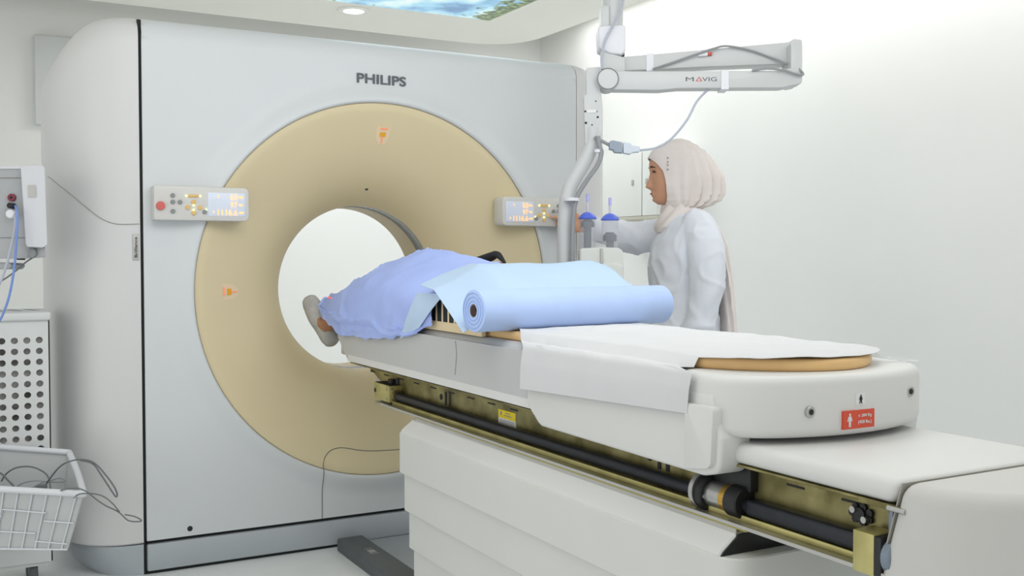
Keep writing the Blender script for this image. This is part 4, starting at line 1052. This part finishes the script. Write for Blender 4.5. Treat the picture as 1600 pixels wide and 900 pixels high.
# ================================================================== LEFT SIDE: CART, MONITOR, BASKET
CT = empty('cart', (-1.6, .13, 0), 'white cart with a front of round holes left of the scanner', 'cart')
cx0, cx1, cyf, czt = -1.92, -1.250, .0, .955
pitch = on(61.3, 531.3, 'y', cyf).x-on(42, 532, 'y', cyf).x; pz = on(61.3, 531.3, 'y', cyf).z-on(61.9, 548.3, 'y', cyf).z
czt = on(40, 488, 'y', cyf).z; gx1 = on(61.3, 531.3, 'y', cyf).x+pitch/2; gz1 = on(61.3, 531.3, 'y', cyf).z+pz/2
nx, nzr = 14, 16
bm = bmesh.new(); rh = pitch*.29
def cell(x, z):
    n = 16; C = [bm.verts.new((x+rh*cos(2*pi*k/n), cyf, z+rh*sin(2*pi*k/n))) for k in range(n)]
    Dp = [bm.verts.new((x+rh*cos(2*pi*k/n), cyf+.012, z+rh*sin(2*pi*k/n))) for k in range(n)]
    Q = []
    for k in range(n):
        a = 2*pi*k/n; c, s_ = cos(a), sin(a); m_ = min((pitch/2)/abs(c) if abs(c) > 1e-6 else 9, (pz/2)/abs(s_) if abs(s_) > 1e-6 else 9)
        Q.append(bm.verts.new((x+m_*c, cyf, z+m_*s_)))
    for k in range(n):
        j = (k+1) % n; bm.faces.new((C[k], C[j], Q[j], Q[k])); bm.faces.new((C[k], Dp[k], Dp[j], C[j]))
    for i_, (sx_, sz_) in enumerate(((1, 1), (-1, 1), (-1, -1), (1, -1))):
        a = math.atan2(sz_*pz/2, sx_*pitch/2) % (2*pi); k = int(a/(2*pi/n)); j = (k+1) % n
        v_ = bm.verts.new((x+sx_*pitch/2, cyf, z+sz_*pz/2)); bm.faces.new((Q[k], Q[j], v_))
for i in range(nx):
    for j in range(nzr): cell(gx1-pitch*(i+.5), gz1-pz*(j+.5))
gx0, gz0 = gx1-pitch*nx, gz1-pz*nzr
for a in ((cx0, gx0, gz0, gz1), (gx1, cx1, gz0, gz1), (cx0, cx1, gz1, czt-.03), (cx0, cx1, .10, gz0)):
    if a[1]-a[0] > 1e-4 and a[3]-a[2] > 1e-4:
        V = [bm.verts.new(p) for p in ((a[0], cyf, a[2]), (a[1], cyf, a[2]), (a[1], cyf, a[3]), (a[0], cyf, a[3]))]; bm.faces.new(V)
obj('perforated_front', bm, 'cart', CT, smooth=20)
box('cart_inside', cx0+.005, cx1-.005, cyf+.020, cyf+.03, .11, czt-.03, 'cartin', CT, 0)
box('side_panel', cx1-.004, cx1, cyf, .26, .10, czt-.03, 'cart', CT, 0); box('side_panel', cx0, cx0+.004, cyf, .26, .10, czt-.03, 'cart', CT, 0)
box('rear_panel', cx0, cx1, .256, .26, .10, czt-.03, 'cart', CT, 0)
box('cart_top', cx0-.01, cx1+.005, cyf-.012, .27, czt-.03, czt, 'cart', CT, .008, 3)
bm = bmesh.new()
for k in range(6):
    x = -1.29-k*.055; add_prism(bm, [(x, .10), (x+.018, .10), (x-.012, .20), (x-.03, .20)], 'z', czt-.001, czt+.0012)
obj('top_vents', bm, 'greykey', CT, smooth=0)
for x in (cx0+.06, cx1-.06):
    for y in (cyf+.06, .20): cyl('castor', (x-.014, y, .05), (x+.014, y, .05), .05, 'rubber', CT, n=24, bev=.004)
box('cart_base', cx0+.01, cx1-.01, cyf+.01, .25, .085, .10, 'cart', CT, 0)
# patient monitor seen from behind
MO = empty('patient_monitor', (-1.50, .05, .94), 'grey and white patient monitor with cable sockets, seen from behind', 'monitor')
MAX = ray(76, 399); MAX.z = 0
slabo('monitor_bezel', rpoly([(32, 259), (66, 258), (70, 262), (74, 383), (66, 387), (42, 386), (40, 380)], [2, 4, 4, 5, 4, 4, 3]), 3.42, 3.60, 'monw', MO, .006, 3, along=MAX)
slabo('monitor_back', rpoly([(-70, 262), (36, 262), (44, 384), (70, 385), (71, 402), (40, 404), (-70, 404)], 2), 3.45, 3.59, 'mong', MO, .004, along=MAX)
slabo('monitor_top', rpoly([(-70, 259), (33, 259), (33, 264), (-70, 264)], 1), 3.445, 3.59, 'monw', MO, .002, 1, along=MAX)
slabo('rating_label', [(43, 289.5), (55, 289.5), (56, 308), (44, 308)], 3.4165, 3.42, 'strip', MO, 0, along=MAX)
slabo('back_seam', [(-70, 277.6), (34, 277.6), (34, 278.6), (-70, 278.6)], 3.4485, 3.451, 'line', MO, 0, along=MAX)
slabo('back_seam', [(-70, 371), (39, 371), (39, 372), (-70, 372)], 3.4485, 3.451, 'line', MO, 0, along=MAX)
sp = 3.45/FPX
for u, v, r, m, n_ in ((20, 309, 6, 'maroon', 'red_socket'), (20, 309, 2.4, 'ink', 'socket_hole')):
    c = A(u, v, 3.452); cyl(n_, c, c-FW*(.012 if r > 3 else .0135), r*sp, m, MO, n=20, bev=.001)
slabo('grey_knob', rpoly([(44, 388), (54, 388), (56, 398), (50, 404), (43, 400)], 3), 3.435, 3.45, 'greykey', MO, .003)
slabo('monitor_feet', rpoly([(26, 403), (33, 403), (33, 406), (26, 406)], 1), 3.46, 3.49, 'ink', MO, 0)
slabo('mount_cup', rpoly([(-60, 410), (14, 410), (19, 414), (14, 420), (-60, 420)], 3), 3.47, 3.57, 'mong', MO, .004)
mc = A(-55, 404, 3.54); cyl('mount_post', (mc.x, max(mc.y, .03), czt+.001), (mc.x, max(mc.y, .03), mc.z), .03, 'mong', MO, n=20)
def plugcable(name, pts, r, m, plug, label):
    e = empty(name, A(*pts[0])); tag(e, label, 'cable', 'cables at the monitor'); tube('cable', [A(*p) for p in pts], r, m, e, n=10)
    c = A(*plug[:2], 3.448); cyl('plug', c+FW*.006, c-FW*.030, plug[2]*sp, plug[3], e, n=16, bev=.003)
plugcable('monitor_cable', [(24, 322, 3.42), (26, 330, 3.39), (27, 350, 3.38), (25, 385, 3.38), (22, 420, 3.38), (15, 460, 3.38), (5, 490, 3.38), (-12, 530, 3.38), (-30, 640, 3.38), (-40, 800, 3.38), (-60, 950, 3.38)], .0040, 'cableb', (21, 322, 4.5, 'ink'), 'blue cable plugged into the monitor back, hanging down')
plugcable('monitor_cable', [(23, 335, 3.42), (24, 345, 3.40), (22, 365, 3.39), (14, 400, 3.39), (5, 430, 3.39), (-8, 465, 3.39), (-30, 560, 3.39), (-60, 800, 3.39), (-80, 950, 3.39)], .0044, 'cable', (22, 335, 7, 'barsh'), 'white cable with a pale plug hanging from the monitor back')
tag(tube('monitor_cable', [A(52, 402, 3.45), A(40, 410, 3.44), (A(25, 423, 3.44)), A(10, 434, 3.44), A(-10, 446, 3.44), A(-60, 470, 3.47), A(-100, 478, 3.55)], .0026, 'cabled', n=8), 'thin dark cable trailing from the knob under the monitor', 'cable', 'cables at the monitor')
# basket, tipped forward, hooked on the cart's front
BK = empty('basket', A(40, 850, 3.25), 'pale grey plastic basket of cables hooked on the cart front', 'basket')
# rim corners (photo measured) front-right, back-right; it continues out of frame to the left
fr, brr = A(131, 772, 3.10), A(108, 707, 3.42); dirx = (A(0, 764, 3.14)-fr)/131*1.0
fl, bl = A(-120, 757, 3.16), A(-120, 690, 3.48)
bfr, bbr, bfl, bbl = A(106, 858, 3.14), A(92, 840, 3.38), A(-120, 856, 3.20), A(-120, 838, 3.44)
def quad(bm, p, th=.003):
    n = (p[1]-p[0]).cross(p[3]-p[0]).normalized()*th
    a = [bm.verts.new(q) for q in p]; b = [bm.verts.new(q+n) for q in p]
    bm.faces.new(a); bm.faces.new(b[::-1])
    for i in range(4): bm.faces.new((a[i], b[i], b[(i+1) % 4], a[(i+1) % 4]))
bm = bmesh.new()
for p in ((fl, fr, bfr, bfl), (bl, brr, bbr, bbl), (fr, brr, bbr, bfr), (fl, bl, bbl, bfl), (bfl, bfr, bbr, bbl)): quad(bm, [Vector(q) for q in p])
bk = obj('basket_wall', bm, 'basket', BK, smooth=20)
bm = bmesh.new(); add_tube(bm, [fl, fr], .0105, 12, 0, flat=1.0, round_cap=True); add_tube(bm, [bl, brr], .0105, 12, 0, round_cap=True)
add_tube(bm, [fr, fr.lerp(brr, .5)+RT*.004, brr], .0105, 12, 6, round_cap=True); add_tube(bm, [fl, bl], .0105, 12, 0, round_cap=True); obj('basket_rim', bm, 'monw', BK, smooth=50)
bm = bmesh.new()
def fp(s, t): return fl.lerp(fr, s).lerp(bfl.lerp(bfr, s), t)+Nv*.004
for s in (.33, .42, .51, .60, .69, .78, .87, .96): add_tube(bm, [fp(s, .05), fp(s-.012*0, 1.0)], .0022, 6, 0)
for q in (((0, .45), (.52, .45), (.52, .33), (.80, .36), (.80, .50), (.99, .52)), ((0, .80), (.48, .80), (.48, .70), (.76, .72), (.77, .86), (.99, .90))):
    add_tube(bm, [fp(*z) for z in q], .0022, 6, 0)
add_tube(bm, [fp(0, 1), fp(1, 1)], .003, 6, 0)
obj('basket_ribs', bm, 'monw', bk)
def bl_(u, v, d=3.15): return A(u, v, d)
def lead(pts, r, label, m='cabled'):
    return tag(tube('lead_cable', [A(*p) for p in pts], r, m, n=8), label, 'cable', 'cable leads in the basket')
lead([(60, 800, 3.25), (68, 765, 3.22), (80, 745, 3.2), (95, 728, 3.18), (112, 720, 3.17), (130, 718, 3.17), (148, 724, 3.17), (165, 742, 3.17), (178, 760, 3.17), (183, 772, 3.17), (181, 776, 3.17), (175, 768, 3.17), (160, 745, 3.17), (145, 725, 3.17), (125, 719, 3.17)], .0026, 'grey cable loop arching highest over the basket\'s right rim')
lead([(70, 790, 3.2), (85, 772, 3.14), (100, 765, 3.09), (120, 763, 3.07), (135, 768, 3.07), (150, 780, 3.08), (165, 790, 3.09), (185, 800, 3.1), (200, 813, 3.1), (215, 815, 3.1), (221, 813, 3.1), (210, 807, 3.1), (195, 804, 3.1)], .0022, 'thin grey cable trailing lowest over the basket rim toward the scanner seam')
lead([(110, 790, 3.16), (120, 774, 3.09), (140, 771, 3.08), (160, 775, 3.09), (175, 786, 3.09), (187, 800, 3.1)], .0020, 'short grey cable curving over the basket corner beside the trailing cable')
lead([(2, 752, 3.3), (10, 740, 3.3), (25, 731, 3.3), (45, 729, 3.3), (62, 734, 3.3), (75, 745, 3.3), (80, 770, 3.26)], .0026, 'grey cable arching inside the basket\'s left half')
lead([(-20, 735, 3.25), (0, 739, 3.25), (12, 750, 3.24), (25, 765, 3.22), (32, 790, 3.22)], .0030, 'dark cable entering the basket from the left edge')
lead([(22, 764, 3.22), (35, 755, 3.22), (55, 751, 3.22), (80, 753, 3.22), (100, 752, 3.22), (95, 747, 3.22), (80, 750, 3.22), (60, 757, 3.22), (30, 775, 3.22)], .0022, 'pale looped lead lying across the basket behind the front rim', 'cableg')
cl = A(65, 763, 3.2); bm = bmesh.new(); add_box(bm, cl.x-.016, cl.x+.016, cl.y-.008, cl.y+.008, cl.z-.03, cl.z+.012, .003)
tag(obj('lead_connector', bm, 'cabled', origin=cl), 'dark grey cable connector sticking up inside the basket', 'connector')

# ================================================================== LIGHT
def area(name, loc, sx, sy, power, rot=(0, 0, 0), color=(1, 1, 1)):
    l = bpy.data.lights.new(name, 'AREA'); l.shape = 'RECTANGLE'; l.size = sx; l.size_y = sy; l.energy = power; l.color = color
    o = bpy.data.objects.new(name, l); COL.objects.link(o); o.location = loc; o.rotation_euler = rot; return o
area('ceiling_light_main', (-.3, -1.7, 2.5), 2.6, 1.6, 28, rot=(.75, 0, 0))
area('ceiling_light_near', (-.1, -3.2, 2.57), 2.6, 1.6, 11)
area('ceiling_light_rear', (.6, 1.75, 2.57), 1.6, .5, 19)
area('picture_light', (.66, .95, 2.58), 1.1, 1.1, 6, color=(.92, .97, 1))
area('right_wall_fill', (2.13, -.6, 2.82), .3, 5.6, 27)  # added lamp out of view, brightens the right wall
area('left_fill_light', (-3.3, -1.6, 1.15), 1.6, 2.2, 9, rot=(pi/2, 0, -1.35))  # added fill lamp from the left, not a real opening
w = bpy.data.worlds.new('world'); scene.world = w; w.use_nodes = True
bg = w.node_tree.nodes['Background']; bg.inputs[0].default_value = (1, .995, .985, 1); bg.inputs[1].default_value = .76
scene.view_settings.view_transform = 'Standard'; scene.view_settings.look = 'None'
scene.view_settings.exposure = 0; scene.view_settings.gamma = 1
